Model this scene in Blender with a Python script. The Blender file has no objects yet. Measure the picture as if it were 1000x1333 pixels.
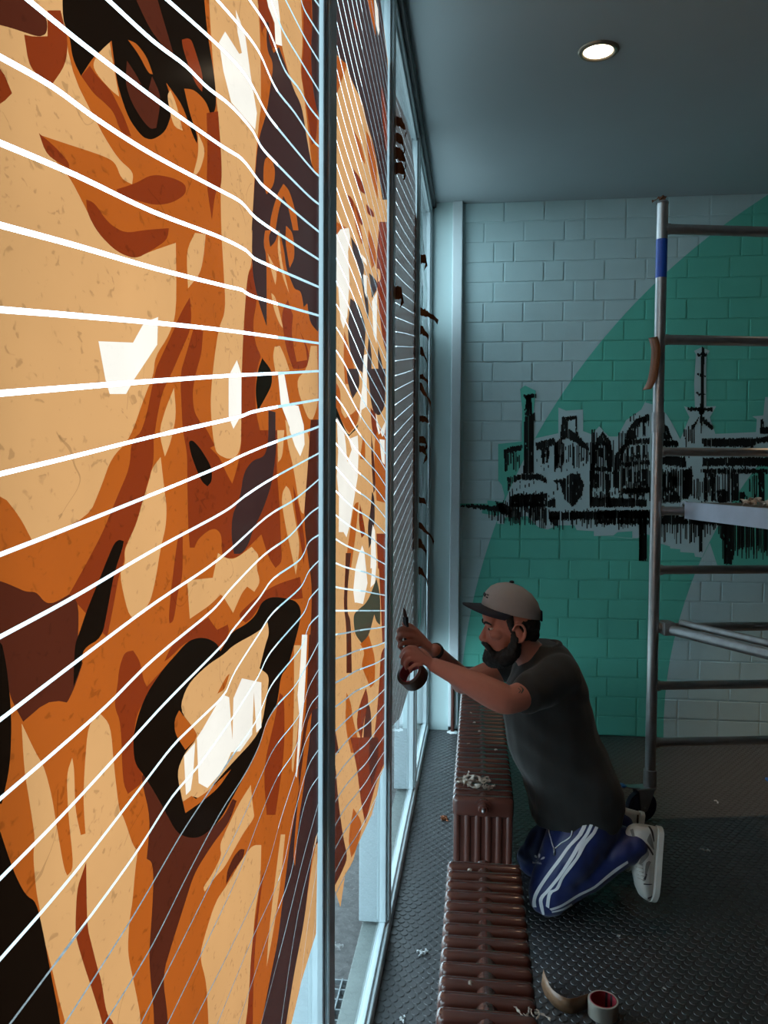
import bpy, bmesh, math, random
from mathutils import Vector, Matrix, Euler, noise
from mathutils.geometry import delaunay_2d_cdt, tessellate_polygon
from mathutils.bvhtree import BVHTree

random.seed(7)
SC = bpy.context.scene
COL = SC.collection
PI = math.pi

# ------------------------------------------------------------------ camera
FOC, CX, CY = 1040.0, 500.0, 666.5
CAM = Vector((0, 0, 1.68))
CROT = (Matrix.Rotation(math.radians(6.68), 3, 'Z')
        @ Matrix.Rotation(math.radians(90 - 2.835), 3, 'X')
        @ Matrix.Rotation(math.radians(0.3), 3, 'Z'))
cam_d = bpy.data.cameras.new('camera')
cam_d.sensor_fit = 'HORIZONTAL'
cam_d.sensor_width = 36.0
cam_d.lens = 36.0 * FOC / 1000.0
cam_d.clip_start = 0.02
cam_d.clip_end = 200
cam_o = bpy.data.objects.new('camera', cam_d)
cam_o.matrix_world = Matrix.Translation(CAM) @ CROT.to_4x4()
COL.objects.link(cam_o)
SC.camera = cam_o

# ------------------------------------------------------------------ world, exposure
wd = bpy.data.worlds.new('overcast_sky')
SC.world = wd
wd.use_nodes = True
bg = wd.node_tree.nodes['Background']
bg.inputs[0].default_value = (0.65, 0.87, 1.0, 1)
bg.inputs[1].default_value = 5.9
SC.view_settings.view_transform = 'Standard'
SC.view_settings.look = 'None'
SC.view_settings.gamma = 1
SC.view_settings.use_curve_mapping = False
SC.view_settings.exposure = 0.0
SC.cycles.use_denoising = True
SC.cycles.max_bounces = 10
SC.cycles.diffuse_bounces = 5
SC.cycles.transmission_bounces = 8
SC.cycles.transparent_max_bounces = 24
SC.cycles.sample_clamp_indirect = 6


def ray(px, py):
    return CROT @ Vector(((px - CX) / FOC, -(py - CY) / FOC, -1))


def hit(px, py, axis, v):
    d = ray(px, py)
    return CAM + d * ((v - CAM[axis]) / d[axis])


def at(px, py, Y):
    return hit(px, py, 1, Y)


# ------------------------------------------------------------------ key dimensions
XF = -0.303          # room face of the window frame
XT = -0.320          # tape layer, room side of the glass
XG = -0.324          # glass
YW = 5.19            # far wall face
ZC = 3.39            # ceiling
X1 = 6.0             # wall opposite the window
Y0 = -4.5            # wall behind the camera


# ------------------------------------------------------------------ materials
def nodes(name):
    m = bpy.data.materials.new(name)
    m.use_nodes = True
    nt = m.node_tree
    nt.nodes.clear()
    out = nt.nodes.new('ShaderNodeOutputMaterial')
    return m, nt, out


def N(nt, typ, **kw):
    n = nt.nodes.new(typ)
    for k, v in kw.items():
        if k.startswith('i_'):
            key = k[2:].replace('_', ' ')
            n.inputs[key].default_value = v
        else:
            setattr(n, k, v)
    return n


def rgba(c):
    return (c[0], c[1], c[2], 1)


def srgb(r, g, b):
    def f(v):
        v /= 255.0
        return v / 12.92 if v <= .04045 else ((v + .055) / 1.055) ** 2.4
    return (f(r), f(g), f(b))


def pmat(name, col, rough=0.6, metal=0.0, var=0.12, scale=30, bump=0.0, bscale=200, spec=0.5, coat=0.0, sheen=0.0):
    m, nt, out = nodes(name)
    b = N(nt, 'ShaderNodeBsdfPrincipled')
    tc = N(nt, 'ShaderNodeTexCoord')
    nz = N(nt, 'ShaderNodeTexNoise', i_Scale=scale, i_Detail=4.0)
    nt.links.new(tc.outputs['Object'], nz.inputs['Vector'])
    mr = N(nt, 'ShaderNodeMapRange')
    mr.inputs['To Min'].default_value = 1 - var
    mr.inputs['To Max'].default_value = 1 + var
    nt.links.new(nz.outputs['Fac'], mr.inputs['Value'])
    mx = N(nt, 'ShaderNodeVectorMath', operation='MULTIPLY')
    mx.inputs[0].default_value = col
    nt.links.new(mr.outputs['Result'], mx.inputs[1])
    nt.links.new(mx.outputs[0], b.inputs['Base Color'])
    b.inputs['Roughness'].default_value = rough
    b.inputs['Metallic'].default_value = metal
    b.inputs['Specular IOR Level'].default_value = spec
    b.inputs['Coat Weight'].default_value = coat
    b.inputs['Sheen Weight'].default_value = sheen
    if bump:
        n2 = N(nt, 'ShaderNodeTexNoise', i_Scale=bscale, i_Detail=3.0)
        nt.links.new(tc.outputs['Object'], n2.inputs['Vector'])
        bp = N(nt, 'ShaderNodeBump', i_Strength=bump, i_Distance=0.002)
        nt.links.new(n2.outputs['Fac'], bp.inputs['Height'])
        nt.links.new(bp.outputs['Normal'], b.inputs['Normal'])
    nt.links.new(b.outputs[0], out.inputs[0])
    return m


def tape_mat(name, col, gloss=0.10, fleck=0.35, streak=False):
    """Thin translucent packing tape: daylight from outside passes through it."""
    m, nt, out = nodes(name)
    geo = N(nt, 'ShaderNodeNewGeometry')
    mp = N(nt, 'ShaderNodeMapping')
    mp.inputs['Scale'].default_value = (1, 12, 1.2) if streak else (1, 1, 1.5)
    nt.links.new(geo.outputs['Position'], mp.inputs['Vector'])
    n1 = N(nt, 'ShaderNodeTexNoise', i_Scale=(14.0 if streak else 70.0), i_Detail=2.0, i_Distortion=0.6)
    nt.links.new(mp.outputs[0], n1.inputs['Vector'])
    r1 = N(nt, 'ShaderNodeMapRange')
    if streak:
        r1.inputs['From Min'].default_value, r1.inputs['From Max'].default_value = 0.45, 0.62
    else:
        r1.inputs['From Min'].default_value, r1.inputs['From Max'].default_value = 0.625, 0.70
    r1.inputs['To Min'].default_value, r1.inputs['To Max'].default_value = 1.0, (1.0 if streak else 1 - fleck)
    nt.links.new(n1.outputs['Fac'], r1.inputs['Value'])
    n2 = N(nt, 'ShaderNodeTexNoise', i_Scale=6.0, i_Detail=3.0)
    nt.links.new(geo.outputs['Position'], n2.inputs['Vector'])
    r2 = N(nt, 'ShaderNodeMapRange')
    r2.inputs['To Min'].default_value, r2.inputs['To Max'].default_value = 0.86, 1.12
    nt.links.new(n2.outputs['Fac'], r2.inputs['Value'])
    mu = N(nt, 'ShaderNodeMath', operation='MULTIPLY')
    nt.links.new(r1.outputs[0], mu.inputs[0])
    nt.links.new(r2.outputs[0], mu.inputs[1])
    # fine creases: thin dark lines, only in places
    n3 = N(nt, 'ShaderNodeTexNoise', i_Scale=7.0, i_Detail=1.5, i_Distortion=1.2)
    nt.links.new(geo.outputs['Position'], n3.inputs['Vector'])
    s3 = N(nt, 'ShaderNodeMath', operation='SUBTRACT')
    s3.inputs[1].default_value = 0.5
    nt.links.new(n3.outputs['Fac'], s3.inputs[0])
    a3 = N(nt, 'ShaderNodeMath', operation='ABSOLUTE')
    nt.links.new(s3.outputs[0], a3.inputs[0])
    l3 = N(nt, 'ShaderNodeMath', operation='LESS_THAN')
    l3.inputs[1].default_value = 0.0045
    nt.links.new(a3.outputs[0], l3.inputs[0])
    n4 = N(nt, 'ShaderNodeTexNoise', i_Scale=9.0, i_Detail=1.0)
    nt.links.new(geo.outputs['Position'], n4.inputs['Vector'])
    g4 = N(nt, 'ShaderNodeMath', operation='GREATER_THAN')
    g4.inputs[1].default_value = 0.58
    nt.links.new(n4.outputs['Fac'], g4.inputs[0])
    m4 = N(nt, 'ShaderNodeMath', operation='MULTIPLY')
    nt.links.new(l3.outputs[0], m4.inputs[0])
    nt.links.new(g4.outputs[0], m4.inputs[1])
    r4 = N(nt, 'ShaderNodeMapRange')
    r4.inputs['To Min'].default_value, r4.inputs['To Max'].default_value = 1.0, 1.0 - fleck
    nt.links.new(m4.outputs[0], r4.inputs['Value'])
    mu2 = N(nt, 'ShaderNodeMath', operation='MULTIPLY')
    nt.links.new(mu.outputs[0], mu2.inputs[0])
    nt.links.new(r4.outputs[0], mu2.inputs[1])
    vm = N(nt, 'ShaderNodeVectorMath', operation='SCALE')
    vm.inputs[0].default_value = col
    nt.links.new(mu2.outputs[0], vm.inputs['Scale'])
    tr = N(nt, 'ShaderNodeBsdfTranslucent')
    nt.links.new(vm.outputs[0], tr.inputs['Color'])
    df = N(nt, 'ShaderNodeBsdfDiffuse')
    df.inputs[0].default_value = rgba([c * .35 for c in col])
    mx = N(nt, 'ShaderNodeMixShader')
    mx.inputs[0].default_value = 0.12
    nt.links.new(tr.outputs[0], mx.inputs[1])
    nt.links.new(df.outputs[0], mx.inputs[2])
    gl = N(nt, 'ShaderNodeBsdfGlossy', i_Roughness=0.16)
    if streak:
        bw = N(nt, 'ShaderNodeBump', i_Strength=0.8, i_Distance=0.006)
        nt.links.new(n1.outputs['Fac'], bw.inputs['Height'])
        for sh in (gl, tr, df):
            nt.links.new(bw.outputs['Normal'], sh.inputs['Normal'])
    fr = N(nt, 'ShaderNodeFresnel', i_IOR=1.25)
    sc = N(nt, 'ShaderNodeMath', operation='MULTIPLY')
    sc.inputs[1].default_value = gloss * 6
    sc.use_clamp = True
    nt.links.new(fr.outputs[0], sc.inputs[0])
    m2 = N(nt, 'ShaderNodeMixShader')
    nt.links.new(sc.outputs[0], m2.inputs[0])
    nt.links.new(mx.outputs[0], m2.inputs[1])
    nt.links.new(gl.outputs[0], m2.inputs[2])
    nt.links.new(m2.outputs[0], out.inputs[0])
    return m


def clear_mat(name, tint=(1, 1, 1), refl=1.0, rough=0.0, haze=0.0, hazecol=(.8, .85, .9)):
    """Thin clear sheet: light passes straight, Fresnel reflection on top."""
    m, nt, out = nodes(name)
    t = N(nt, 'ShaderNodeBsdfTransparent')
    t.inputs[0].default_value = rgba(tint)
    last = t
    if haze:
        tl = N(nt, 'ShaderNodeBsdfTranslucent')
        tl.inputs[0].default_value = rgba(hazecol)
        mh = N(nt, 'ShaderNodeMixShader')
        mh.inputs[0].default_value = haze
        nt.links.new(t.outputs[0], mh.inputs[1])
        nt.links.new(tl.outputs[0], mh.inputs[2])
        last = mh
    g = N(nt, 'ShaderNodeBsdfGlossy', i_Roughness=rough)
    fr = N(nt, 'ShaderNodeFresnel', i_IOR=1.45)
    sc = N(nt, 'ShaderNodeMath', operation='MULTIPLY')
    sc.inputs[1].default_value = refl
    nt.links.new(fr.outputs[0], sc.inputs[0])
    mx = N(nt, 'ShaderNodeMixShader')
    nt.links.new(sc.outputs[0], mx.inputs[0])
    nt.links.new(last.outputs[0], mx.inputs[1])
    nt.links.new(g.outputs[0], mx.inputs[2])
    nt.links.new(mx.outputs[0], out.inputs[0])
    return m


def emit_mat(name, col, s):
    m, nt, out = nodes(name)
    e = N(nt, 'ShaderNodeEmission')
    e.inputs[0].default_value = rgba(col)
    e.inputs[1].default_value = s
    nt.links.new(e.outputs[0], out.inputs[0])
    return m


# ------------------------------------------------------------------ mesh helpers
def mesh_obj(name, verts, faces, mats, parent=None, smooth=False, fmat=None):
    me = bpy.data.meshes.new(name)
    me.from_pydata([tuple(v) for v in verts], [], [tuple(f) for f in faces])
    return me_obj(name, me, mats, parent, smooth, fmat)


def me_obj(name, me, mats, parent=None, smooth=False, fmat=None):
    if not isinstance(mats, (list, tuple)):
        mats = [mats]
    if not me.materials:
        for m in mats:
            me.materials.append(m)
    if fmat:
        me.polygons.foreach_set('material_index', fmat)
    if smooth:
        me.polygons.foreach_set('use_smooth', [True] * len(me.polygons))
    me.update()
    o = bpy.data.objects.new(name, me)
    COL.objects.link(o)
    if parent is not None:
        o.parent = parent
    return o


def bm_obj(name, bm, mats, parent=None, smooth=False, angle=None):
    me = bpy.data.meshes.new(name)
    bmesh.ops.recalc_face_normals(bm, faces=bm.faces)
    bm.to_mesh(me)
    bm.free()
    o = me_obj(name, me, mats, parent, smooth)
    if angle is not None:
        me.polygons.foreach_set('use_smooth', [True] * len(me.polygons))
        me.set_sharp_from_angle(angle=math.radians(angle))
    return o


def add_box(bm, lo, hi, bevel=0.0, seg=1, mat=None):
    lo, hi = Vector(lo), Vector(hi)
    c, s = (lo + hi) / 2, hi - lo
    M = Matrix.Translation(c) @ Matrix.Diagonal((s.x, s.y, s.z, 1))
    if mat is not None:
        M = mat @ M
    r = bmesh.ops.create_cube(bm, size=1, matrix=M)
    if bevel:
        es = list({e for v in r['verts'] for e in v.link_edges})
        bmesh.ops.bevel(bm, geom=es, offset=bevel, segments=seg, affect='EDGES', profile=0.6)


def add_cyl(bm, p, q, r, r2=None, n=20):
    p, q = Vector(p), Vector(q)
    d = q - p
    M = Matrix.Translation((p + q) / 2) @ d.to_track_quat('Z', 'Y').to_matrix().to_4x4()
    bmesh.ops.create_cone(bm, cap_ends=True, segments=n, radius1=r, radius2=r if r2 is None else r2, depth=d.length, matrix=M)


def add_sphere(bm, c, r, M=None, u=20, v=14):
    m = Matrix.Translation(c)
    if M is not None:
        m = m @ M
    s = r if hasattr(r, '__len__') else (r, r, r)
    bmesh.ops.create_uvsphere(bm, u_segments=u, v_segments=v, radius=1, matrix=m @ Matrix.Diagonal((*s, 1)))


def smooth_path(pts, sub=4):
    """Catmull-Rom through points (tuples of any length)."""
    out = []
    n = len(pts)
    for i in range(n - 1):
        p0 = pts[max(i - 1, 0)]; p1 = pts[i]; p2 = pts[i + 1]; p3 = pts[min(i + 2, n - 1)]
        for k in range(sub):
            t = k / sub
            out.append(tuple(0.5 * (2 * b + (c - a) * t + (2 * a - 5 * b + 4 * c - d) * t * t + (3 * b - a - 3 * c + d) * t ** 3)
                             for a, b, c, d in zip(p0, p1, p2, p3)))
    out.append(tuple(pts[-1]))
    return out


def add_tube(bm, pts, rad, n=10, cap=True):
    """Tube along points; rad number or list."""
    P = [Vector(p) for p in pts]
    R = rad if hasattr(rad, '__len__') else [rad] * len(P)
    rings = []
    up = None
    for i, p in enumerate(P):
        d = (P[min(i + 1, len(P) - 1)] - P[max(i - 1, 0)])
        if d.length < 1e-9:
            d = Vector((0, 0, 1))
        d.normalize()
        if up is None:
            up = d.orthogonal().normalized()
        up = (up - d * up.dot(d))
        up = up.normalized() if up.length > 1e-6 else d.orthogonal().normalized()
        w = d.cross(up)
        rings.append([bm.verts.new(p + (up * math.cos(a) + w * math.sin(a)) * R[i]) for a in [2 * PI * k / n for k in range(n)]])
    for a, b in zip(rings, rings[1:]):
        for k in range(n):
            bm.faces.new((a[k], a[(k + 1) % n], b[(k + 1) % n], b[k]))
    if cap:
        bm.faces.new(rings[0][::-1])
        bm.faces.new(rings[-1])


def add_limb(bm, pts, n=16, sub=5):
    """Closed rounded tapering limb. pts: (x,y,z,r)"""
    P = [(*p[0], p[1]) if len(p) == 2 else tuple(p) for p in pts]
    S = smooth_path(P, sub)
    a, b = Vector(S[0][:3]), Vector(S[1][:3])
    c, d = Vector(S[-2][:3]), Vector(S[-1][:3])
    da, dd = (a - b).normalized(), (d - c).normalized()
    ra, rd = S[0][3], S[-1][3]
    head = [(*(a + da * ra * math.sin(t)), ra * math.cos(t) + 1e-4) for t in (1.5, 1.15, .75, .35)]
    tail = [(*(d + dd * rd * math.sin(t)), rd * math.cos(t) + 1e-4) for t in (.35, .75, 1.15, 1.5)]
    L = head + S + tail
    add_tube(bm, [p[:3] for p in L], [p[3] for p in L], n)


def add_loft(bm, rings):
    """rings: list of lists of points of equal count -> closed surface"""
    V = [[bm.verts.new(p) for p in r] for r in rings]
    n = len(V[0])
    for a, b in zip(V, V[1:]):
        for k in range(n):
            bm.faces.new((a[k], a[(k + 1) % n], b[(k + 1) % n], b[k]))
    bm.faces.new(V[0][::-1])
    bm.faces.new(V[-1])


def baked(name, bm, mats, parent, voxel, smooth_it=6, extra=None):
    """Fuse overlapping closed shells into one continuous surface."""
    me = bpy.data.meshes.new(name + '_src')
    bmesh.ops.recalc_face_normals(bm, faces=bm.faces)
    bm.to_mesh(me)
    bm.free()
    o = bpy.data.objects.new(name + '_src', me)
    COL.objects.link(o)
    r = o.modifiers.new('r', 'REMESH')
    r.mode = 'VOXEL'
    r.voxel_size = voxel
    s = o.modifiers.new('s', 'SMOOTH')
    s.factor = 0.5
    s.iterations = smooth_it
    if extra:
        extra(o)
    dg = bpy.context.evaluated_depsgraph_get()
    dg.update()
    me2 = bpy.data.meshes.new_from_object(o.evaluated_get(dg), depsgraph=dg)
    bpy.data.objects.remove(o)
    bpy.data.meshes.remove(me)
    me2.name = name
    me2.materials.clear()
    return me_obj(name, me2, mats, parent, smooth=True)


def thing(name, label, cat, loc=(0, 0, 0), group=None):
    o = bpy.data.objects.new(name, None)
    o.empty_display_size = 0.05
    COL.objects.link(o)
    o.location = loc
    tag(o, label, cat, group)
    return o


def puff(o, fn):
    """Move every vertex along its normal by fn(position)"""
    me = o.data
    nn = [0.0] * (len(me.vertices) * 3)
    co = nn[:]
    me.vertices.foreach_get('co', co)
    me.vertices.foreach_get('normal', nn)
    for i in range(0, len(co), 3):
        p = Vector(co[i:i + 3])
        d = fn(p)
        co[i] += nn[i] * d
        co[i + 1] += nn[i + 1] * d
        co[i + 2] += nn[i + 2] * d
    me.vertices.foreach_set('co', co)
    me.update()


def tag(o, label=None, cat=None, group=None, kind=None):
    if label: o['label'] = label
    if cat: o['category'] = cat
    if group: o['group'] = group
    if kind: o['kind'] = kind
    return o


def keep(o, parent):
    """parent without moving: mesh stays in world coordinates"""
    o.parent = parent
    o.matrix_parent_inverse = Matrix.Translation(parent.location).inverted()
    return o


# ------------------------------------------------------------------ shared materials
M_FRAME = pmat('painted_steel_frame', (0.40, 0.47, 0.49), 0.4, 0.0, 0.08, 12)
M_FRAME_DARK = pmat('dark_frame_paint', (0.03, 0.035, 0.036), 0.55, 0.0, 0.1, 12)
M_GLASS = clear_mat('window_glass', (0.93, 0.97, 0.97))
M_CEIL = pmat('ceiling_paint', (0.40, 0.465, 0.49), 0.85, 0, 0.04, 3, 0.15, 90)
M_WALL = pmat('wall_paint', (0.50, 0.64, 0.64), 0.7, 0, 0.05, 5, 0.2, 120)
M_DARKWALL = pmat('room_dimming_dark_green', (0.05, 0.075, 0.07), 0.7, 0, 0.06, 5)  # for unseen walls; dark tone chosen to dim the room
M_STREET = pmat('pale_street_paving', (0.36, 0.35, 0.33), 0.9, 0, 0.25, 3)
M_RUBBER = pmat('black_rubber_floor', (0.036, 0.036, 0.038), 0.40, 0, 0.25, 5, 0.1, 300)
M_STUD = pmat('rubber_stud', (0.044, 0.044, 0.046), 0.34, 0, 0.2, 9)
M_PAVE = pmat('street_gravel', (0.085, 0.080, 0.078), 0.9, 0, 0.95, 38, 1.0, 45)
M_SILL = pmat('stone_window_ledge', (0.16, 0.185, 0.175), 0.7, 0, 0.2, 20)

# ================================================================== SETTING
def paint_mat(name, invert=False):
    """Wall paint: pale grey with a wide green ring painted across it (position on the wall decides)."""
    m, nt, out = nodes(name)
    geo = N(nt, 'ShaderNodeNewGeometry')
    sep = N(nt, 'ShaderNodeSeparateXYZ')
    nt.links.new(geo.outputs['Position'], sep.inputs[0])

    def dist(cx, cz):
        a = N(nt, 'ShaderNodeMath', operation='SUBTRACT'); a.inputs[1].default_value = cx
        b = N(nt, 'ShaderNodeMath', operation='SUBTRACT'); b.inputs[1].default_value = cz
        nt.links.new(sep.outputs['X'], a.inputs[0])
        nt.links.new(sep.outputs['Z'], b.inputs[0])
        cb = N(nt, 'ShaderNodeCombineXYZ')
        nt.links.new(a.outputs[0], cb.inputs[0])
        nt.links.new(b.outputs[0], cb.inputs[1])
        ln = N(nt, 'ShaderNodeVectorMath', operation='LENGTH')
        nt.links.new(cb.outputs[0], ln.inputs[0])
        return ln.outputs['Value']
    lt = N(nt, 'ShaderNodeMath', operation='LESS_THAN'); lt.inputs[1].default_value = 3.938
    nt.links.new(dist(3.834, 0.048), lt.inputs[0])
    gt = N(nt, 'ShaderNodeMath', operation='GREATER_THAN'); gt.inputs[1].default_value = 2.834
    nt.links.new(dist(4.027, 0.088), gt.inputs[0])
    an = N(nt, 'ShaderNodeMath', operation='MULTIPLY')
    nt.links.new(lt.outputs[0], an.inputs[0])
    nt.links.new(gt.outputs[0], an.inputs[1])
    mx = N(nt, 'ShaderNodeMix', data_type='RGBA')
    wall_c, green_c = (0.48, 0.64, 0.65, 1), (0.115, 0.53, 0.41, 1)
    mx.inputs['A'].default_value = green_c if invert else wall_c
    mx.inputs['B'].default_value = wall_c if invert else green_c
    nt.links.new(an.outputs[0], mx.inputs['Factor'])
    nz = N(nt, 'ShaderNodeTexNoise', i_Scale=7.0, i_Detail=4.0)
    nt.links.new(geo.outputs['Position'], nz.inputs['Vector'])
    mr = N(nt, 'ShaderNodeMapRange')
    mr.inputs['To Min'].default_value, mr.inputs['To Max'].default_value = 0.92, 1.06
    nt.links.new(nz.outputs['Fac'], mr.inputs['Value'])
    vm = N(nt, 'ShaderNodeVectorMath', operation='SCALE')
    nt.links.new(mx.outputs['Result'], vm.inputs[0])
    nt.links.new(mr.outputs[0], vm.inputs['Scale'])
    b = N(nt, 'ShaderNodeBsdfPrincipled')
    b.inputs['Roughness'].default_value = 0.55
    nt.links.new(vm.outputs[0], b.inputs['Base Color'])
    n2 = N(nt, 'ShaderNodeTexNoise', i_Scale=120.0, i_Detail=3.0)
    nt.links.new(geo.outputs['Position'], n2.inputs['Vector'])
    bp = N(nt, 'ShaderNodeBump', i_Strength=0.25, i_Distance=0.002)
    nt.links.new(n2.outputs['Fac'], bp.inputs['Height'])
    nt.links.new(bp.outputs['Normal'], b.inputs['Normal'])
    nt.links.new(b.outputs[0], out.inputs[0])
    return m


M_BRICK = paint_mat('painted_brick')
M_HALO = paint_mat('mural_outline_paint', True)


def struct(name, bm, mats, label, **kw):
    o = bm_obj(name, bm, mats, **kw)
    return tag(o, label, None, None, 'structure')


# floor
bm = bmesh.new()
add_box(bm, (-0.30, Y0, -0.12), (X1, YW + 0.2, 0))
floor = struct('floor', bm, M_RUBBER, 'black rubber floor with raised round studs')
# ceiling
bm = bmesh.new()
add_box(bm, (-0.40, Y0, ZC), (X1, YW + 0.2, ZC + 0.15))
struct('ceiling', bm, M_CEIL, 'plain blue grey painted ceiling above the window')
bm = bmesh.new()
add_box(bm, (X1, Y0, 0), (X1 + 0.15, YW + 0.2, ZC))
struct('wall_right', bm, M_DARKWALL, 'unseen wall opposite the window, kept dark to dim the room')
bm = bmesh.new()
add_box(bm, (-0.40, Y0 - 0.15, 0), (X1, Y0, ZC))
struct('wall_front', bm, M_DARKWALL, 'unseen wall across the room from the brick wall, kept dark to dim the room')
# far wall: backing (the joint plane) plus single bricks
bm = bmesh.new()
add_box(bm, (-0.50, YW + 0.005, -0.1), (X1, YW + 0.2, ZC))
wall = struct('wall_back', bm, M_BRICK, 'painted brick wall with a wide green ring')
brick_me = {}


def brick_mesh(w):
    if w not in brick_me:
        b = bmesh.new()
        add_box(b, (0, 0, 0), (w - 0.009, 0.03, 0.1165), 0.0035, 2)
        me = bpy.data.meshes.new('brick')
        bmesh.ops.recalc_face_normals(b, faces=b.faces)
        b.to_mesh(me)
        b.free()
        me.materials.append(M_BRICK)
        me.polygons.foreach_set('use_smooth', [False] * len(me.polygons))
        brick_me[w] = me
    return brick_me[w]


BX0, BX1, BH = -0.10, 2.55, 0.1256
rb = random.Random(3)
for row in range(27):
    x = BX0
    z = row * BH
    first = rb.choice([0.25, 0.125, 0.1875, 0.0625 + 0.125])
    if row % 2:
        first = rb.choice([0.125, 0.125, 0.25])
    w = first
    while x < BX1 - 0.01:
        w = min(w, BX1 - x)
        if w < 0.05:
            break
        o = bpy.data.objects.new('brick', brick_mesh(round(w, 4)))
        COL.objects.link(o)
        o.location = (x + 0.0045, YW + rb.uniform(-0.0012, 0.0012), z + 0.0045)
        o.parent = wall
        x += w
        w = 0.125 if rb.random() < 0.10 else 0.25
# plaster strip and boxed duct in the corner by the window
bm = bmesh.new()
add_box(bm, (-0.45, YW - 0.03, 0), (BX0 - 0.075, YW + 0.02, ZC))
struct('wall_corner', bm, M_WALL, 'narrow plastered strip between window frame and white duct')
bm = bmesh.new()
add_box(bm, (BX0 - 0.075, YW - 0.055, 0.03), (BX0 - 0.012, YW + 0.02, ZC), 0.006, 2)
struct('trim_1', bm, pmat('white_duct_paint', (0.62, 0.70, 0.72), 0.45, 0, .04, 8), 'white vertical duct running from floor to ceiling in the corner')
bm = bmesh.new()
add_box(bm, (-0.45, Y0, -0.12), (XF, -0.75, ZC))  # added unseen wall, shuts out flat daylight from behind the camera
struct('wall_left_blocker', bm, M_WALL, 'unseen plain wall added beside the shop window to cut daylight')
# narrow dark rail along the ceiling edge above the window
bm = bmesh.new()
add_box(bm, (XF - 0.01, Y0, ZC - 0.035), (XF + 0.022, YW - 0.03, ZC), 0.004)
struct('trim_2', bm, M_FRAME_DARK, 'thin dark curtain rail along the ceiling above the window')

# window: frame, mullions, panes
win = thing('window_1', 'tall steel framed shop window with pale mullions', None)
win['kind'] = 'structure'
YS = -0.75
MUL = [0.43, 1.652, 2.832, 4.06]
XO = -0.412


def wpart(name, boxes, m, bev=0.003):
    b = bmesh.new()
    for lo, hi in boxes:
        add_box(b, lo, hi, bev)
    return bm_obj(name, b, m, win)


for y in MUL:
    wpart('mullion', [((XO, y - 0.034, 0.05), (XF - .004, y + 0.034, ZC - 0.03))], M_FRAME)
    wpart('cover_strip', [((XF - 0.004, y - 0.0345, 0.06), (XF + 0.002, y + 0.0345, ZC - 0.04))], M_FRAME)
wpart('end_post', [((XO, YW - 0.075, 0.05), (XF, YW - 0.03, ZC - 0.03))], M_FRAME)
wpart('bottom_rail', [((-0.338, YS, 0.030), (XF - 0.010, YW - 0.03, 0.058)),
                      ((XF - 0.030, YS, 0.030), (XF + 0.002, YW - 0.03, 0.048))], M_FRAME)
wpart('kick_plate', [((-0.337, YS, -0.12), (XF + 0.003, YW - 0.03, 0.030))], M_FRAME, 0)
wpart('top_rail', [((XO, YS, ZC - 0.075), (XF - 0.012, YW - 0.03, ZC - 0.0)),
                   ((XF - 0.03, YS, ZC - 0.06), (XF, YW - 0.03, ZC - 0.03))], M_FRAME)
edges = [YS] + MUL + [YW - 0.055]
for a, b_ in zip(edges, edges[1:]):
    lo = a + (0.034 if a > YS else 0)
    hi = b_ - 0.034 if b_ < 5 else b_ - 0.02
    mesh_obj('pane', [(XG, lo, 0.058), (XG, hi, 0.058), (XG, hi, ZC - 0.075), (XG, lo, ZC - 0.075)], [(0, 1, 2, 3)], M_GLASS, win)
    wpart('glazing_bead', [((XG - 0.012, lo, 0.058), (XG + 0.012, lo + 0.012, ZC - 0.07)),
                           ((XG - 0.012, hi - 0.012, 0.058), (XG + 0.012, hi, ZC - 0.07))], M_FRAME, 0.002)
# ledge and street outside
bm = bmesh.new()
add_box(bm, (-0.402, YS, -0.3), (-0.337, YW + 0.2, 0.036), 0.003)
struct('window_ledge', bm, M_SILL, 'pale stone ledge outside below the shop window')
bm = bmesh.new()
add_box(bm, (-1.6, -60, -0.30), (-0.40, 60, -0.20))
struct('pavement', bm, M_PAVE, 'grey gravel street surface outside the window')
bm = bmesh.new()
add_box(bm, (-60, -60, -0.30), (-1.6, 60, -0.20))
struct('street', bm, M_STREET, 'pale paved street beyond the gravel strip')
# metal grating set in the pavement along the ledge
g = thing('pavement_grate', 'dark metal walk grate lying along the stone ledge outside', 'grate', (-0.52, 2.25, -0.2))
M_GRATE = pmat('grate_steel', (0.22, 0.25, 0.26), 0.5, 0.6, .1, 20)
for k in range(5):
    b = bmesh.new()
    add_box(b, (-0.11 + k * 0.052, -0.9, 0), (-0.105 + k * 0.052, 0.55, 0.03))
    bm_obj('bar', b, M_GRATE, g)
for k in range(28):
    b = bmesh.new()
    add_box(b, (-0.11, -0.9 + k * 0.0535, 0.008), (0.103, -0.895 + k * 0.0535, 0.026))
    bm_obj('cross_bar', b, M_GRATE, g)

# raised round studs of the rubber floor: largest in view singly, the rest joined
STUD_P = 0.0365
stud_me = bpy.data.meshes.new('stud')
b = bmesh.new()
bmesh.ops.create_cone(b, cap_ends=True, segments=14, radius1=0.0140, radius2=0.0122, depth=0.0024, matrix=Matrix.Translation((0, 0, 0.0010)))
bmesh.ops.recalc_face_normals(b, faces=b.faces)
b.to_mesh(stud_me)
b.free()
stud_me.materials.append(M_STUD)
spots = []
iy = 0
y = 1.30
while y < 5.15:
    x = -0.285 + (STUD_P / 2 if iy % 2 else 0)
    while x < 2.3:
        spots.append((x, y))
        x += STUD_P
    y += STUD_P * 0.72
    iy += 1


def proj(p):
    q = CROT.transposed() @ (Vector(p) - CAM)
    return CX + FOC * q.x / -q.z, CY - FOC * q.y / -q.z


def seen(p):
    u, v = proj((p[0], p[1], 0))
    if not (0 < u < 1000 and v < 1340):
        return False
    if -0.30 < p[0] < -0.115:
        return True
    return p[0] > 0.21 and p[0] < 0.80 and p[1] < 2.95


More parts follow.
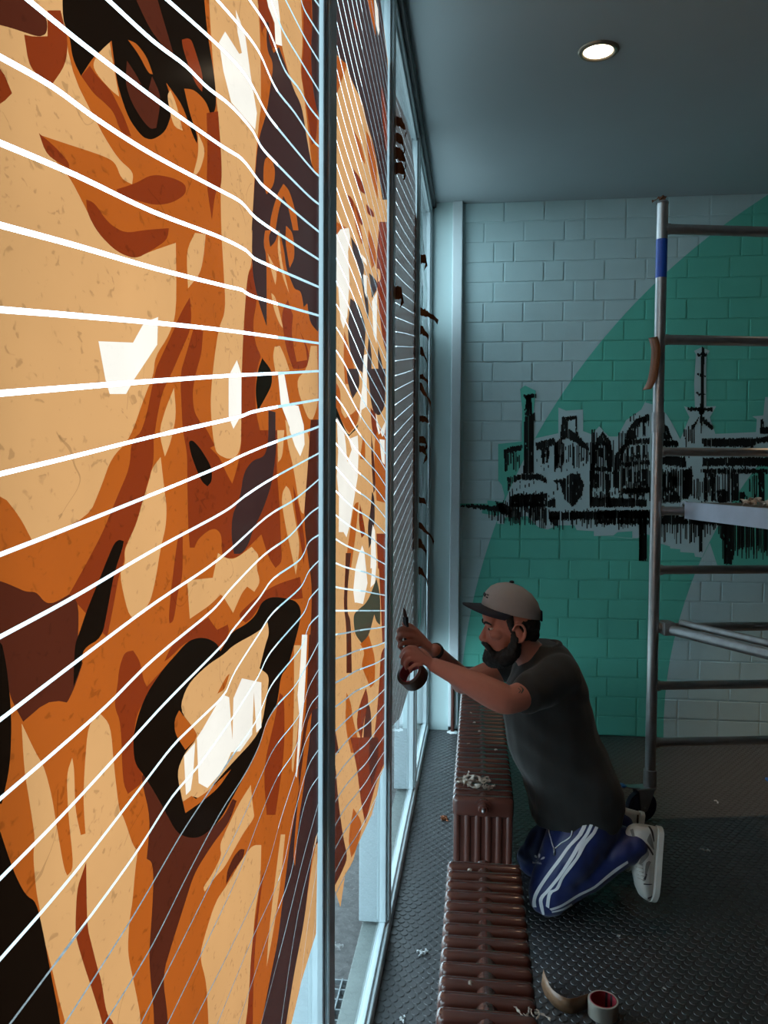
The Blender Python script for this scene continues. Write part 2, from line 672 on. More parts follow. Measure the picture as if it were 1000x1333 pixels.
vis = sorted([p for p in spots if seen(p)], key=lambda p: p[1])
single = set(vis[:290])
for p in vis[:290]:
    o = bpy.data.objects.new('stud', stud_me)
    COL.objects.link(o)
    o.location = (p[0], p[1], 0)
    o.parent = floor
vv, ff = [], []
src = [v.co.copy() for v in stud_me.vertices]
pol = [tuple(pp.vertices) for pp in stud_me.polygons]
for p in spots:
    if p in single:
        continue
    k = len(vv)
    vv += [(c.x + p[0], c.y + p[1], c.z) for c in src]
    ff += [tuple(i + k for i in t) for t in pol]
so = mesh_obj('floor_studs', vv, ff, M_STUD, floor)
so['kind'] = 'stuff'

# ================================================================== TAPE PORTRAITS ON THE GLASS
# tape colours: number of layers of brown tape decides how much daylight passes
T_W = tape_mat('tape_white', (0.54000, 0.38077, 0.30462), 0.06, 0.03)
T_1 = tape_mat('tape_one_layer', (0.38546, 0.15605, 0.05605), 0.06, 0.27)
T_2 = tape_mat('tape_two_layers', (0.24979, 0.04331, 0.00514), 0.06, 0.28)
T_3 = tape_mat('tape_three_layers', (0.13154, 0.01454, 0.00291), 0.06, 0.25)
T_4 = tape_mat('tape_four_layers', (0.04846, 0.00796, 0.00332), 0.06, 0.20)
T_H = tape_mat('tape_dark_purple', (0.02769, 0.00900, 0.00727), 0.08, 0.20)
T_5 = tape_mat('tape_many_layers', (0.00519, 0.00208, 0.00104), 0.05, 0.1)
T_G = tape_mat('tape_olive', (0.03946, 0.02492, 0.01315), 0.08, 0.2)
TAPES = [T_W, T_1, T_2, T_3, T_4, T_5, T_H, T_G]
W_, L1, L2, L3, L4, L5, H_, G_ = range(8)
ORG = {'a': (0, 0, 4.445), 'b': (200, 0, 4.348), 'c': (0, 280, 4.445), 'd': (200, 280, 4.348), 'e': (0, 560, 4.445),
       'f': (200, 560, 4.348), 'g': (0, 840, 4.445), 'h': (200, 840, 4.348), 'i': (0, 1100, 4.545), 'j': (200, 1100, 4.348),
       'P': (0, 0, 2.2727), 'Q': (0, 400, 2.2727), 'R': (0, 800, 2.2727), 'k': (420, 0, 5.127), 'l': (420, 240, 5.127),
       'm': (420, 480, 5.127), 'n': (420, 720, 5.127), 'o': (400, 960, 3.575), 'x': (0, 0, 1)}


def tp(spec):
    """'a 10,20 30,40 b 5,6' -> list of photo positions"""
    out, cur = [], 'x'
    for tok in spec.split():
        if tok in ORG:
            cur = tok
        else:
            u, v = tok.split(',')
            ox, oy, s = ORG[cur]
            out.append((ox + float(u) / s, oy + float(v) / s))
    return out


def on_glass(p):
    w = hit(p[0], p[1], 0, XT)
    return (w.y, w.z)


ART1 = [
 (L2, 'x 270,-40 276,69 283,138 285,184 287,230 288,299 291,349 294,404 285,427 280,459 276,494 274,524 276,556 279,580 283,591 297,598 308,595 313,583 315,560 315,482 317,427 322,358 328,344 329,299 331,230 338,149 340,143 339,46 333,-40 460,-60 460,1700 -500,1900 -500,420 0,640 26,673 42,704 115,674 132,633 145,596 169,572 189,514 200,488 202,464 220,437 230,406 229,316 194,328 176,337 152,328 128,304 110,268 90,229 64,200 53,176 92,189 132,202 150,211 158,233 172,240 174,224 154,207 132,172 88,84 80,-40'),
 (L3, 'a 140,200 170,400 300,490 380,375 395,230 350,60 275,60 275,210 190,212'),
 (L4, 'a -60,-120 130,-60 270,90 275,190 230,215 150,190 60,160 -60,130'),
 (L3, 'a -300,250 0,370 70,540 0,610 -300,700'),
 (L5, 'P 185,-60 185,60 205,100 215,175 240,225 275,170 310,140 330,120 340,200 350,260 380,350 420,405 450,415 490,390 510,330 505,290 492,245 540,310 570,400 583,425 585,405 560,330 545,262 575,265 610,300 625,345 640,320 637,240 612,90 600,-60'),
 (L4, 'P 385,-40 455,-40 490,80 515,165 480,135 440,80'),
 (L3, 'b 160,225 190,215 215,225 240,300 280,430 275,520 240,480 200,380 165,270'),
 (L4, 'a 735,350 800,450 850,560 880,440 935,560 905,740 870,748 820,690 760,590 725,480'),
 (L2, 'a 740,230 790,250 850,330 885,430 860,425 800,310'),
 (L1, 'a 535,370 575,300 635,245 650,340 690,560 640,520 560,430'),
 (L3, 'a 470,440 520,380 560,440 640,520 680,600 720,680 760,790 700,770 660,650 600,590 540,540'),
 (L3, 'P 345,560 400,543 450,515 510,525 550,545 550,575 510,600 460,608 400,592 350,575'),
 (L3, 'a 225,770 270,900 400,975 400,940 320,850'),
 (L3, 'P 255,590 280,600 320,660 370,690 430,680 500,675 495,710 450,740 400,767 345,745 290,690 258,630'),
 (L3, 'b 300,640 365,630 385,900 385,1060 350,1080 330,1245 315,1150 300,1040 305,860'),
 (L1, 'b 95,510 130,590 165,740 110,715 75,540'),
 (L1, 'b 250,750 295,850 265,960 240,990 225,985 255,870'),
 (L1, 'd 235,100 295,108 285,220 265,330 195,415 185,200'),
 (L3, 'd 205,465 215,570 205,660 160,760 100,900 50,1000 20,1140 0,1280 e 890,40 890,180 860,290 820,430 780,570 720,680 720,760 690,830 660,1000 620,1200 400,950 490,790 590,600 640,480 680,380 750,220 760,60 830,0 d 10,880 30,830 110,660 150,560'),
 (L3, 'd 225,645 280,655 272,780 240,890 220,1000 228,1110 262,1170 300,1210 345,1304 f 320,100 375,155 410,240 445,303 462,250 490,140 500,0 700,0 695,200 712,400 722,640 728,745 690,780 650,720 610,590 555,645 480,720 405,728 385,690 385,590 350,555 305,570 250,620 232,665 205,665 195,540 190,250 190,130 165,0 d 160,1130 150,900 180,800'),
 (L5, 'f 198,70 210,58 228,62 270,110 330,210 330,290 305,318 270,290 215,150'),
 (L1, 'Q 515,238 490,300 470,370 488,442 505,400 522,320'),
 (L1, 'e 930,155 880,220 860,300 820,430 790,540 740,650 720,700 725,770 690,830 740,1060 780,1095 865,1010 900,870 930,680 960,560 965,440 950,330'),
 (L4, 'e -400,760 0,870 100,912 150,935 210,935 262,1000 315,1000 400,950 460,1000 445,1333 g 480,100 430,250 380,350 260,450 160,490 100,380 60,300 30,150 -300,0'),
 (L5, 'e 665,650 690,633 716,642 710,680 660,830 620,1050 590,1200 g 480,20 475,110 425,240 428,100 435,-10 e 460,1170 500,1050 560,900 600,800 640,700'),
 (L1, 'f 365,695 410,725 460,730 555,660 600,710 580,770 605,860 570,915 530,885 500,920 450,1035 400,950 380,930 320,990 205,1068 190,850 335,835'),
 (L3, 'f 140,580 165,570 165,830 140,900 115,1080 90,1095 85,1050 105,850'),
 (L3, 'f 310,1060 330,1090 360,1130 420,1100 430,1140 380,1240 300,1180 190,1190 90,1290 60,1310 100,1220 170,1150'),
 (L3, 'f 490,1030 600,930 700,870 830,830 845,950 800,960 700,945 610,980 560,1060 520,1090 485,1060'),
 (L3, 'g 720,40 770,30 810,90 830,200 850,240 978,100 978,130 850,300 790,400 770,560 780,680 830,750 820,800 740,860 710,790 700,450 660,350 680,230 690,130'),
 (L4, 'x 187,1005 230,1080 262,1088 290,1066 303,1040 h 470,880 430,1000 j 330,0 230,160 180,320 110,540 50,740 80,960 90,1200 x 202,1380 200,1311 196,1276 194,1241 198,1188 200,1144 198,1122 191,1118 196,1065 184,1015'),
 (L3, 'h 715,270 740,290 742,600 690,960 640,960 620,700 690,400'),
 (L5, 'x 220,862 225,857 244,835 258,830 271,831 283,838 287,848 301,823 320,813 333,801 340,785 350,778 361,777 384,781 392,792 391,808 384,836 375,868 366,879 363,902 359,923 347,937 338,969 324,999 303,1038 285,1070 262,1090 246,1091 230,1084 216,1058 200,1029 187,1009 175,993 173,961 180,930 191,903 206,880'),
 (L1, 'h 190,225 300,115 400,50 450,0 f 600,1137 645,1085 655,1150 h 632,0 600,130 655,170 645,260 612,460 560,545 470,640 380,740 300,840 260,868 215,852 165,885 130,720 175,610 245,530 235,480 145,365'),
 (L2, 'h 145,368 235,480 250,522 180,592 120,500 118,420'),
 (L2, 'h 430,160 405,250 360,275 410,180'),
 (L2, 'h 165,885 215,852 240,870 300,832 440,700 370,805 280,880 180,950'),
 (W_, 'h 245,525 280,470 390,278 428,295 446,535 452,300 500,187 610,210 610,465 582,495 568,265 558,505 490,600 440,605 400,700 305,808 255,780'),
 (W_, 'h 235,550 172,625 183,848 210,820 225,720'),
 # bottom left
 (L1, 'g 125,455 140,720 170,900 205,1130 i 195,60 215,280 240,400 235,470 300,700 350,920 390,1059 410,1300 850,1300 830,1059 830,1000 790,800 755,640 765,450 785,330 800,150 815,40 g 800,1190 770,1160 715,990 690,960 660,700 640,460 580,395 510,460 300,420'),
 (L2, 'g 125,450 205,620 255,700 300,870 330,1060 370,1290 390,1333 428,1290 395,980 385,745 418,650 430,720 435,950 468,1098 495,1090 482,900 490,700 510,460 580,390 300,300'),
 (L3, 'i 510,100 515,480 545,600 580,740 600,800 630,1000 680,1059 700,1300 640,1300 610,1059 540,840 500,720 455,570 445,500 455,260 490,160'),
 (L5, 'R -300,-100 0,60 20,150 35,300 30,450 5,560 -300,560'),
 (L5, 'R -300,640 0,640 40,760 75,830 108,850 130,950 150,1060 180,1211 200,1400 -300,1400'),
 (L1, 'h 550,790 565,935 572,975 510,1060 460,1150 400,1260 350,1310 290,1395 280,1370 330,1300 385,1190 375,1140 390,1090 480,900'),
 (L4, 'j 490,20 515,25 510,70 450,150 410,225 415,150 450,70'),
 (L1, 'j 560,0 610,0 605,200 570,400 560,620 550,800 520,1013 500,1200 320,1200 310,1000 300,780 260,630 290,510 350,320 420,220 500,80'),
 (L3, 'j 605,200 625,150 600,330 575,560 565,800 560,1100 515,1100 540,850 552,600'),
 (L1, 'j 720,-60 745,-60 720,200 680,480 640,690 650,520 680,260'),
 # right edge of the first pane
 (L3, 'b 580,-80 635,-80 680,120 692,255 665,285 650,225 645,120 612,185 600,100'),
 (L1, 'b 700,-80 830,-80 845,250 830,400 850,520 890,880 900,960 870,800 840,600 790,500 755,380 720,240'),
 (L3, 'b 845,-80 890,-80 900,300 930,650 920,800 895,820 860,560 835,420 850,250'),
 (H_, 'b 640,120 655,130 650,220 680,300 710,265 755,390 790,500 840,600 870,800 900,960 950,1000 990,1304 555,1304 570,1050 590,800 640,640 660,500 680,360 640,280'),
 (H_, 'b 890,-80 990,-80 990,760 930,650 900,500 890,300 900,100'),
 (W_, 'b 625,-80 695,-80 715,100 728,260 690,250 685,130 650,40'),
 (W_, 'b 405,178 370,240 395,400 440,580 575,735 585,640 550,430 520,210 490,120 465,55 475,180 500,300 485,305'),
 (L3, 'd 530,340 560,290 590,460 560,620 580,740 610,800 600,820 580,900 575,1000 580,1120 620,1304 495,1304 498,900 510,640'),
 (H_, 'd 560,-10 990,-10 990,420 930,660 885,610 870,500 850,520 835,430 800,420 790,400 750,300 740,200 710,80 690,150 660,180 650,120 680,60 640,30 620,160 640,230 640,630 590,480 555,300'),
 (L2, 'b 625,900 660,880 690,960 680,1050 640,1100 620,1040'),
 (L2, 'b 665,1220 700,1100 735,1040 770,1080 810,1220 820,1304 790,1304 760,1160 735,1110 710,1180 690,1304 655,1304'),
 (L1, 'd 645,215 700,320 690,395 670,330'),
 (L1, 'd 710,80 722,250 768,445 730,350 700,200'),
 (L1, 'd 665,440 690,460 735,645 710,610 680,530'),
 (L2, 'd 750,60 790,100 800,240 770,300 745,150'),
 (L3, 'd 760,480 800,600 870,740 885,820 860,870 790,870 750,760 720,560'),
 (L2, 'd 790,560 860,740 870,820 810,830 780,680'),
 (L1, 'd 890,740 925,740 930,900 930,1080 900,1160 870,1150 800,940 870,870'),
 (L1, 'd 685,745 715,740 740,790 770,880 690,890 675,800'),
 (L5, 'd 615,810 670,880 670,960 640,1020 590,1110 575,1000 590,880'),
 (H_, 'd 650,1105 690,1115 690,1304 f 700,0 690,150 670,300 620,450 560,570 540,640 500,700 455,700 440,600 445,480 490,380 510,240 560,170 630,150 650,60'),
 (L1, 'f 700,0 740,0 730,150 705,182'),
 (L1, 'f 745,-60 800,0 870,10 885,60 870,300 850,475 830,460 790,200 760,90'),
 (W_, 'd 705,905 740,900 770,1070 820,1080 850,1190 855,1304 f 855,80 830,148 800,90 770,0 d 770,1200 720,1070'),
 (W_, 'd 472,820 497,900 497,1130 452,1210 425,1140 425,910'),
 (W_, 'c 570,730 770,738 835,620 915,590 910,750 780,945 730,1035 635,1035 610,950'),
 (L1, 'f 750,315 775,340 800,500 830,650 805,820 790,740 750,560 725,410 730,350'),
 (L3, 'f 790,310 830,460 860,640 850,760 830,620 800,450'),
 (L4, 'f 890,-60 990,-60 990,800 920,1304 880,1304 900,900 870,700 850,480 870,250'),
 (L1, 'h 795,0 840,0 830,140 815,300 825,400 790,720 780,700 790,500 795,300'),
 (L4, 'h 880,-60 990,-60 990,500 925,350 890,380 860,560 850,700 835,900 815,720 840,540 865,340 870,180'),
 (H_, 'h 925,350 990,350 990,1060 905,1130 880,1304 j 905,0 880,200 850,450 800,700 750,1013 720,1200 580,1200 610,1013 660,750 700,560 720,400 745,200 770,0 h 800,950 840,700 870,500 890,380'),
 (L2, 'h 895,380 880,560 850,800 820,1000 800,1250 790,1200 815,900 845,640 870,440'),
 (W_, 'h 840,-60 870,-60 860,180 850,340 830,560 810,750 805,740 825,400 815,280 830,120'),
 (L1, 'h 930,1060 910,1100 890,1304 j 905,0 925,0 990,-100 990,400 920,560 840,750 780,1013 760,1200 730,1200 750,1013 800,700 850,450 885,180'),
]
rs = random.Random(11)
SHEET1 = 'x -500,-400 470,-400 470,1040 414,1083 j 920,500 840,760 780,1013 700,1350 x -500,1900'
ROWS1 = [
 '410,0 418,11', '392,0 398,16 418,48', '372,0 398,51 418,84', '353,0 368,39 391,78 417,121', '325,0 350,39 370,90 389,115 402,138 417,157',
 '283,0 315,37 338,69 359,115 384,147 407,182 417,192', '218,0 285,60 322,101 347,147 366,172 407,221 417,230',
 '141,0 200,54 241,85 269,113 301,138 329,170 340,191 361,214 402,255 417,267',
 '37,0 101,52 157,95 220,142 287,189 315,207 333,230 343,242 370,264 402,291 417,303',
 '0,74 67,112 126,155 200,202 287,248 315,264 336,286 384,318 417,339', '0,186 101,229 200,276 287,309 324,328 336,339 416,374',
 '0,293 100,320 200,349 292,372 317,378 333,387 416,411', '0,403 100,411 200,420 310,432 416,447', '0,512 100,504 200,496 299,489 361,486 416,483',
 '0,617 100,593 200,568 310,543 338,534 416,520', '0,722 100,683 200,643 287,607 315,593 359,575 400,561 416,555',
 '0,829 100,775 200,716 292,666 320,645 356,622 415,590', '0,937 101,860 200,786 285,728 347,673 384,650 414,625',
 '0,1040 130,927 200,858 276,795 301,766 343,723 377,698 402,670 414,661', '0,1144 90,1052 175,959 220,910 289,840 303,820 338,778 356,753 391,728 402,706 414,697',
 '0,1249 94,1140 187,1020 225,971 253,943 292,904 306,874 338,824 356,797 391,765 402,744 415,730',
 '13,1333 99,1218 176,1112 220,1043 241,1017 262,992 303,934 336,881 353,848 395,799 402,781 415,766',
 '84,1333 167,1203 205,1139 237,1084 269,1035 297,992 331,943 343,916 356,888 392,843 402,815 415,801',
 '136,1333 198,1231 244,1139 287,1058 320,1006 338,969 347,941 361,918 384,893 400,865 413,840',
 '183,1333 235,1230 280,1139 315,1068 340,1010 359,971 389,932 402,895 414,873',
 '218,1333 270,1225 310,1139 338,1065 361,1012 384,976 402,923 413,907', '251,1333 300,1235 345,1137 366,1065 384,1010 400,960 414,941',
 '283,1333 327,1225 366,1137 382,1065 400,1001 414,977', '310,1333 350,1215 379,1137 391,1070 402,1031 414,1012',
 '340,1333 372,1210 395,1116 414,1048', '366,1333 388,1190 414,1084', '385,1333 400,1210 414,1120', '397,1333 414,1158', '405,1333 416,1210']

ART2 = [
 (H_, 'k 60,-80 400,-80 400,120 430,380 445,600 430,760 470,1333 400,1333 350,1000 290,800 270,690 190,530 160,430 60,330'),
 (W_, 'k 340,-60 370,60 380,200 375,240 355,160'),
 (L2, 'k 290,-60 335,-60 352,150 355,240 320,100'),
 (L3, 'k 205,120 235,170 240,220 215,190'),
 (L2, 'k 60,350 165,430 120,560 60,720'),
 (L2, 'k 200,860 250,940 280,1050 285,1100 240,1020'),
 (L2, 'k 290,870 340,960 360,1100 370,1333 330,1200 300,1030'),
 (L3, 'k 200,1120 260,1200 290,1300 240,1270'),
 (L3, 'k 390,560 425,700 435,1000 420,1000 400,800'),
 (L3, 'l 160,70 190,80 240,180 272,260 260,275 200,170'),
 (L3, 'l 290,130 340,180 345,220 300,200'),
 (L2, 'l 60,230 160,290 110,310 60,390'),
 (L2, 'l 205,110 235,210 275,380 260,400 215,270'),
 (L3, 'l 380,250 470,250 470,1260 400,1050 365,700 360,480'),
 (L2, 'l 305,300 350,400 360,520 330,560 305,430'),
 (H_, 'l 190,350 240,430 280,560 270,620 300,740 310,850 300,900 270,700 240,540 200,450'),
 (H_, 'l 310,590 360,640 370,690 330,760'),
 (H_, 'l 185,760 240,800 290,950 280,1100 270,1260 200,1200 165,1000'),
 (H_, 'l 310,1000 330,1150 320,1333 290,1250'),
 (H_, 'l 370,1080 400,1200 410,1333 370,1250'),
 (L2, 'l 145,980 180,1100 240,1333 150,1333 140,1150'),
 (L1, 'l 365,560 385,570 388,640 370,650'),
 (W_, 'l 120,300 175,290 185,350 170,450 180,650 165,880 140,965 120,900 105,690 60,640 60,390'),
 (W_, 'l 255,460 290,500 298,545 270,510'),
 (W_, 'l 270,600 295,610 295,760 280,720'),
 (W_, 'l 330,780 365,710 360,1060 340,1000'),
 (H_, 'm 160,0 240,0 250,120 200,200 170,100'),
 (H_, 'm 300,0 420,0 420,250 380,310 340,300 320,200'),
 (L3, 'm 320,260 360,310 390,450 370,500 330,420'),
 (L2, 'm 60,60 120,130 120,280 150,330 200,300 240,260 240,360 180,430 150,400 60,190'),
 (L5, 'm 60,180 120,330 160,430 180,440 240,370 230,400 170,455 130,400 60,280'),
 (L2, 'm 350,420 430,380 440,900 360,880 345,640'),
 (L2, 'm 270,450 285,500 285,610 250,600'),
 (L4, 'm 325,430 345,600 355,800 340,830 325,600'),
 (W_, 'l 275,1140 300,1130 295,1333 m 297,250 260,275 250,360 250,240 265,120 270,0'),
 (W_, 'm 385,420 425,340 415,430 400,455'),
 (W_, 'm 380,470 415,475 415,640 395,620'),
 (W_, 'm 355,290 370,360 385,430 375,440 360,380'),
 (W_, 'm 95,325 140,400 155,500 165,625 195,540 175,470 235,445 240,560 235,720 205,900 185,1030 160,1125 140,1090 108,1090 110,850 95,720 105,560'),
 (H_, 'm 330,820 345,850 350,1000 330,1150 310,1200 300,1060 320,950'),
 (L2, 'm 210,900 240,890 225,1080 190,1333 150,1333 180,1100'),
 (L3, 'm 250,900 290,1100 260,1130 240,1020'),
 (L3, 'm 360,1100 470,1100 470,1333 370,1333'),
 (W_, 'm 335,1040 350,1080 360,1333 n 360,60 350,200 320,230 330,100 m 320,1333 325,1120'),
 (L4, 'n 155,0 190,0 165,250 165,400 190,450 195,800 160,800 160,500 140,350 150,150'),
 (L3, 'n 385,250 400,600 470,600 470,0 370,0'),
 (W_, 'm 265,1180 285,1240 n 280,0 300,200 270,340 230,330 215,330 205,250 220,100 245,0'),
 (L2, 'n 190,440 215,560 250,610 290,570 300,520 330,620 350,700 350,870 320,900 270,780 260,740 285,650 210,560'),
 (G_, 'n 360,170 385,280 385,480 360,460 345,410 310,550 260,600 215,540 205,430 220,390 300,330'),
 (L3, 'n 390,640 470,600 470,1333 330,1333 360,1100 380,850'),
 (L4, 'n 40,1050 80,1150 110,1333 40,1333'),
 (L2, 'n 160,930 190,1000 200,1100 240,1250 240,1333 190,1333 150,1150'),
 (L3, 'n 240,1030 290,900 310,990 280,1100 260,1250 225,1150'),
 (L4, 'n 300,990 325,1050 330,1333 270,1333 275,1150'),
 (L4, 'o 90,0 130,100 145,300 170,480 190,560 150,650 90,760'),
 (L3, 'o 200,0 260,0 345,0 390,60 330,180 300,290 270,400 250,300 230,130'),
 (L4, 'o 290,0 330,0 330,120 300,230 285,120'),
 (L2, 'o 215,330 260,400 230,520 205,560 190,470'),
]
SHEET2 = 'x 380,-400 k 360,-400 385,0 405,150 435,400 450,620 x 511,200 511,980 o 378,105 340,180 325,270 300,360 230,510 215,570 175,650 155,790 130,715 90,800 20,1000'
ROWS2 = []
for j in range(-44, 17):
    pts = []
    for t in (0, .2, .4, .6, .8, 1):
        yl, yr = 795 + 31.2 * j, 795 + 19.7 * j
        # positions along the pane are uneven in the picture: keep it straight on the glass, with a slight ripple
        pts.append((435 + 71 * t, yl + (yr - yl) * t + 2.6 * math.sin(t * 9.2 + 0.3 * j) * min(1, abs(j) / 6)))
    ROWS2.append(' '.join('%.2f,%.2f' % p for p in pts))


def soften(poly, it=2):
    """round gentle corners, keep sharp cut points"""
    for _ in range(it):
        out = []
        n = len(poly)
        for i in range(n):
            a, b, c = Vector(poly[i - 1]), Vector(poly[i]), Vector(poly[(i + 1) % n])
            u, v = b - a, c - b
            if u.length > 1e-6 and v.length > 1e-6 and u.normalized().dot(v.normalized()) > 0.42:
                out += [tuple(b - u * .22), tuple(b + v * .22)]
            else:
                out.append(tuple(b))
        poly = out
    return poly


def in_poly(p, poly):
    x, y = p
    c = False
    n = len(poly)
    for i in range(n):
        x1, y1 = poly[i]
        x2, y2 = poly[i - 1]
        if (y1 > y) != (y2 > y) and x < (x2 - x1) * (y - y1) / (y2 - y1) + x1:
            c = not c
    return c


def line_z(L, s):
    if s <= L[0][0]:
        (a, b), (c, d) = L[0], L[1]
    elif s >= L[-1][0]:
        (a, b), (c, d) = L[-2], L[-1]
    else:
        for (a, b), (c, d) in zip(L, L[1:]):
            if a <= s <= c:
                break
    return b + (d - b) * (s - a) / (c - a)


def tape_panel(root, art, sheet, rows, s0, s1, z0, z1, gap_at, base=L1, mats=TAPES):
    """Cut the picture into its single strips of tape with thin open gaps between them."""
    polys = [(m, [on_glass(p) for p in ((tp(s) if m == W_ else soften(tp(s))) if isinstance(s, str) else s)]) for m, s in art]
    shp = [on_glass(p) for p in tp(sheet)]
    L = []
    for r in rows:
        q = [on_glass(p) for p in (tp('x ' + r) if isinstance(r, str) else r)]
        L.append(sorted(smooth_path(sorted(q), 4)))
    grid = [s0 + (s1 - s0) * k / 60 for k in range(61)]
    zs = [[line_z(l, s) for s in grid] for l in L]
    for a in range(1, len(zs)):              # strips never cross
        zs[a] = [min(z, y - 0.018) for z, y in zip(zs[a], zs[a - 1])]
    V, E = [], []

    def chain(pts, closed=False):
        k = len(V)
        V.extend(Vector(p) for p in pts)
        E.extend((k + i, k + i + 1) for i in range(len(pts) - 1))
        if closed:
            E.append((k + len(pts) - 1, k))
    chain([(s0, z0), (s1, z0), (s1, z1), (s0, z1)], True)
    chain(shp, True)
    for m, p in polys:
        chain(p, True)
    bands = []
    for zl in zs:
        g = [gap_at(s, z) / 2 for s, z in zip(grid, zl)]
        chain([(s, z + h) for s, z, h in zip(grid, zl, g)])
        chain([(s, z - h) for s, z, h in zip(grid, zl, g)])
        bands.append((zl, g))
    vo, eo, fo, *_ = delaunay_2d_cdt(V, E, [], 0, 1e-5)
    strips = {}
    bb = [(m, p, min(q[0] for q in p), max(q[0] for q in p), min(q[1] for q in p), max(q[1] for q in p)) for m, p in polys]
    for f in fo:
        c = (vo[f[0]] + vo[f[1]] + vo[f[2]]) / 3
        s, z = c
        if not (s0 < s < s1 and z0 < z < z1) or not in_poly((s, z), shp):
            continue
        t = (s - s0) / (s1 - s0) * 60
        i = min(int(t), 59)
        w = t - i
        row, gapped = 0, False
        for zl, g in bands:
            zz = zl[i] * (1 - w) + zl[i + 1] * w
            hh = g[i] * (1 - w) + g[i + 1] * w
            if abs(z - zz) < hh:
                gapped = True
                break
            if z < zz:
                row += 1
        if gapped:
            continue
        mi = base
        for m, p, a0, a1, b0, b1 in reversed(bb):
            if a0 <= s <= a1 and b0 <= z <= b1 and in_poly((s, z), p):
                mi = m
                break
        strips.setdefault(row, []).append((f, mi))
    for row, fs in sorted(strips.items()):
        used = {}
        vv, ff, fm = [], [], []
        for f, mi in fs:
            q = []
            for k in f:
                if k not in used:
                    used[k] = len(vv)
                    vv.append((XT, vo[k][0], vo[k][1]))
                q.append(used[k])
            ff.append(q)
            fm.append(mi)
        mesh_obj('tape_strip', vv, ff, mats, root, False, fm)


r1 = thing('tape_portrait', 'large portrait of layered brown tape on the clear pane before the first mullion', 'artwork')
tape_panel(r1, ART1, SHEET1, ROWS1, 0.466, 1.592, 0.062, ZC - 0.08,
           lambda s, z: 0.0045 if z > 1.72 else (0.0034 if z > 1.3 else 0.0023))
r2 = thing('tape_portrait', 'narrower brown tape portrait on the pane between the two nearest mullions', 'artwork')
tape_panel(r2, ART2, SHEET2, ROWS2, 1.69, 2.778, 0.062, ZC - 0.08, lambda s, z: 0.0036 if z > 2.0 else 0.0042)

# unseen pane before it: plain tape added to hold back daylight
r0 = thing('tape_mosaic', 'plain brown tape rows added on the unseen pane to hold back daylight', 'artwork')
for k in range(60):
    z = 0.10 + k * 0.0535
    mesh_obj('tape_strip', [(XT, -0.74, z), (XT, 0.38, z), (XT, 0.38, z + .050), (XT, -0.74, z + .050)], [(0, 1, 2, 3)], T_2 if k % 3 else T_3, r0)

# third pane: thin tape, room reflection put in as grey, fourth pane: crumpled clear film
T_F1 = tape_mat('tape_reflect_grey', (0.05885, 0.04292, 0.03877), 0.12, 0.35, True)  # grey in the colour stands for the grazing reflection of the room
ROWS3 = []
for j in range(-28, 36):
    ROWS3.append('%.2f,%.2f %.2f,%.2f %.2f,%.2f' % (513, 470 + 19.3 * j, 527, 468 + 16.6 * j + rs.uniform(-1, 1), 540, 466 + 14.3 * j))
r3 = thing('tape_mosaic', 'thin tape panel with grey room reflection in its colour, on the pane behind the raised hands', 'artwork')
tape_panel(r3, [], 'x 509,110 516,125 529,156 536,185 539,215 541,240 542,700 539,820 533,895 521,934 511,945 505,945', ROWS3, 2.87, 4.02, 0.3, ZC - 0.1,
           lambda s, z: 0.0028, 0, [T_F1])

M_FILM = clear_mat('crumpled_clear_film', (0.40, 0.41, 0.43), 1.0, 0.08, 0.35, (0.25, 0.24, 0.25))
fo_ = []
fv = []
NU, NV = 46, 90
for a in range(NU + 1):
    for b in range(NV + 1):
        y = 4.10 + (5.09 - 4.10) * a / NU
        top = 3.10 - 0.55 * (a / NU) ** 2 + 0.03 * math.sin(a * 1.7)
        bot = 0.72 + 0.06 * math.sin(a * 1.1) - 0.10 * (a / NU)
        z = bot + (top - bot) * b / NV
        d = 0.010 * noise.noise((y * 16, z * 1.6, 3.1)) + 0.006 * noise.noise((y * 45, z * 4, 8.0)) + 0.004
        fv.append((XT + max(d, 0), y, z))
for a in range(NU):
    for b in range(NV):
        k = a * (NV + 1) + b
        fo_.append((k, k + 1, k + NV + 2, k + NV + 1))
film = mesh_obj('plastic_film', fv, fo_, M_FILM, None, True)
tag(film, 'crumpled clear plastic film on the pane next to the brick wall', 'plastic film')

# brown tape edging run down the mullions, torn ends curling off it
M_EDGE = tape_mat('brown_edge_tape', (0.10385, 0.02423, 0.00692), 0.10, 0.3)
M_EDGE3 = pmat('brown_edge_tape_on_frame', (0.30, 0.135, 0.06), 0.3, 0, .3, 30, spec=.6)
M_EDGE2 = pmat('brown_tape_curl', (0.085, 0.034, 0.016), 0.3, 0, .3, 60, spec=0.6)


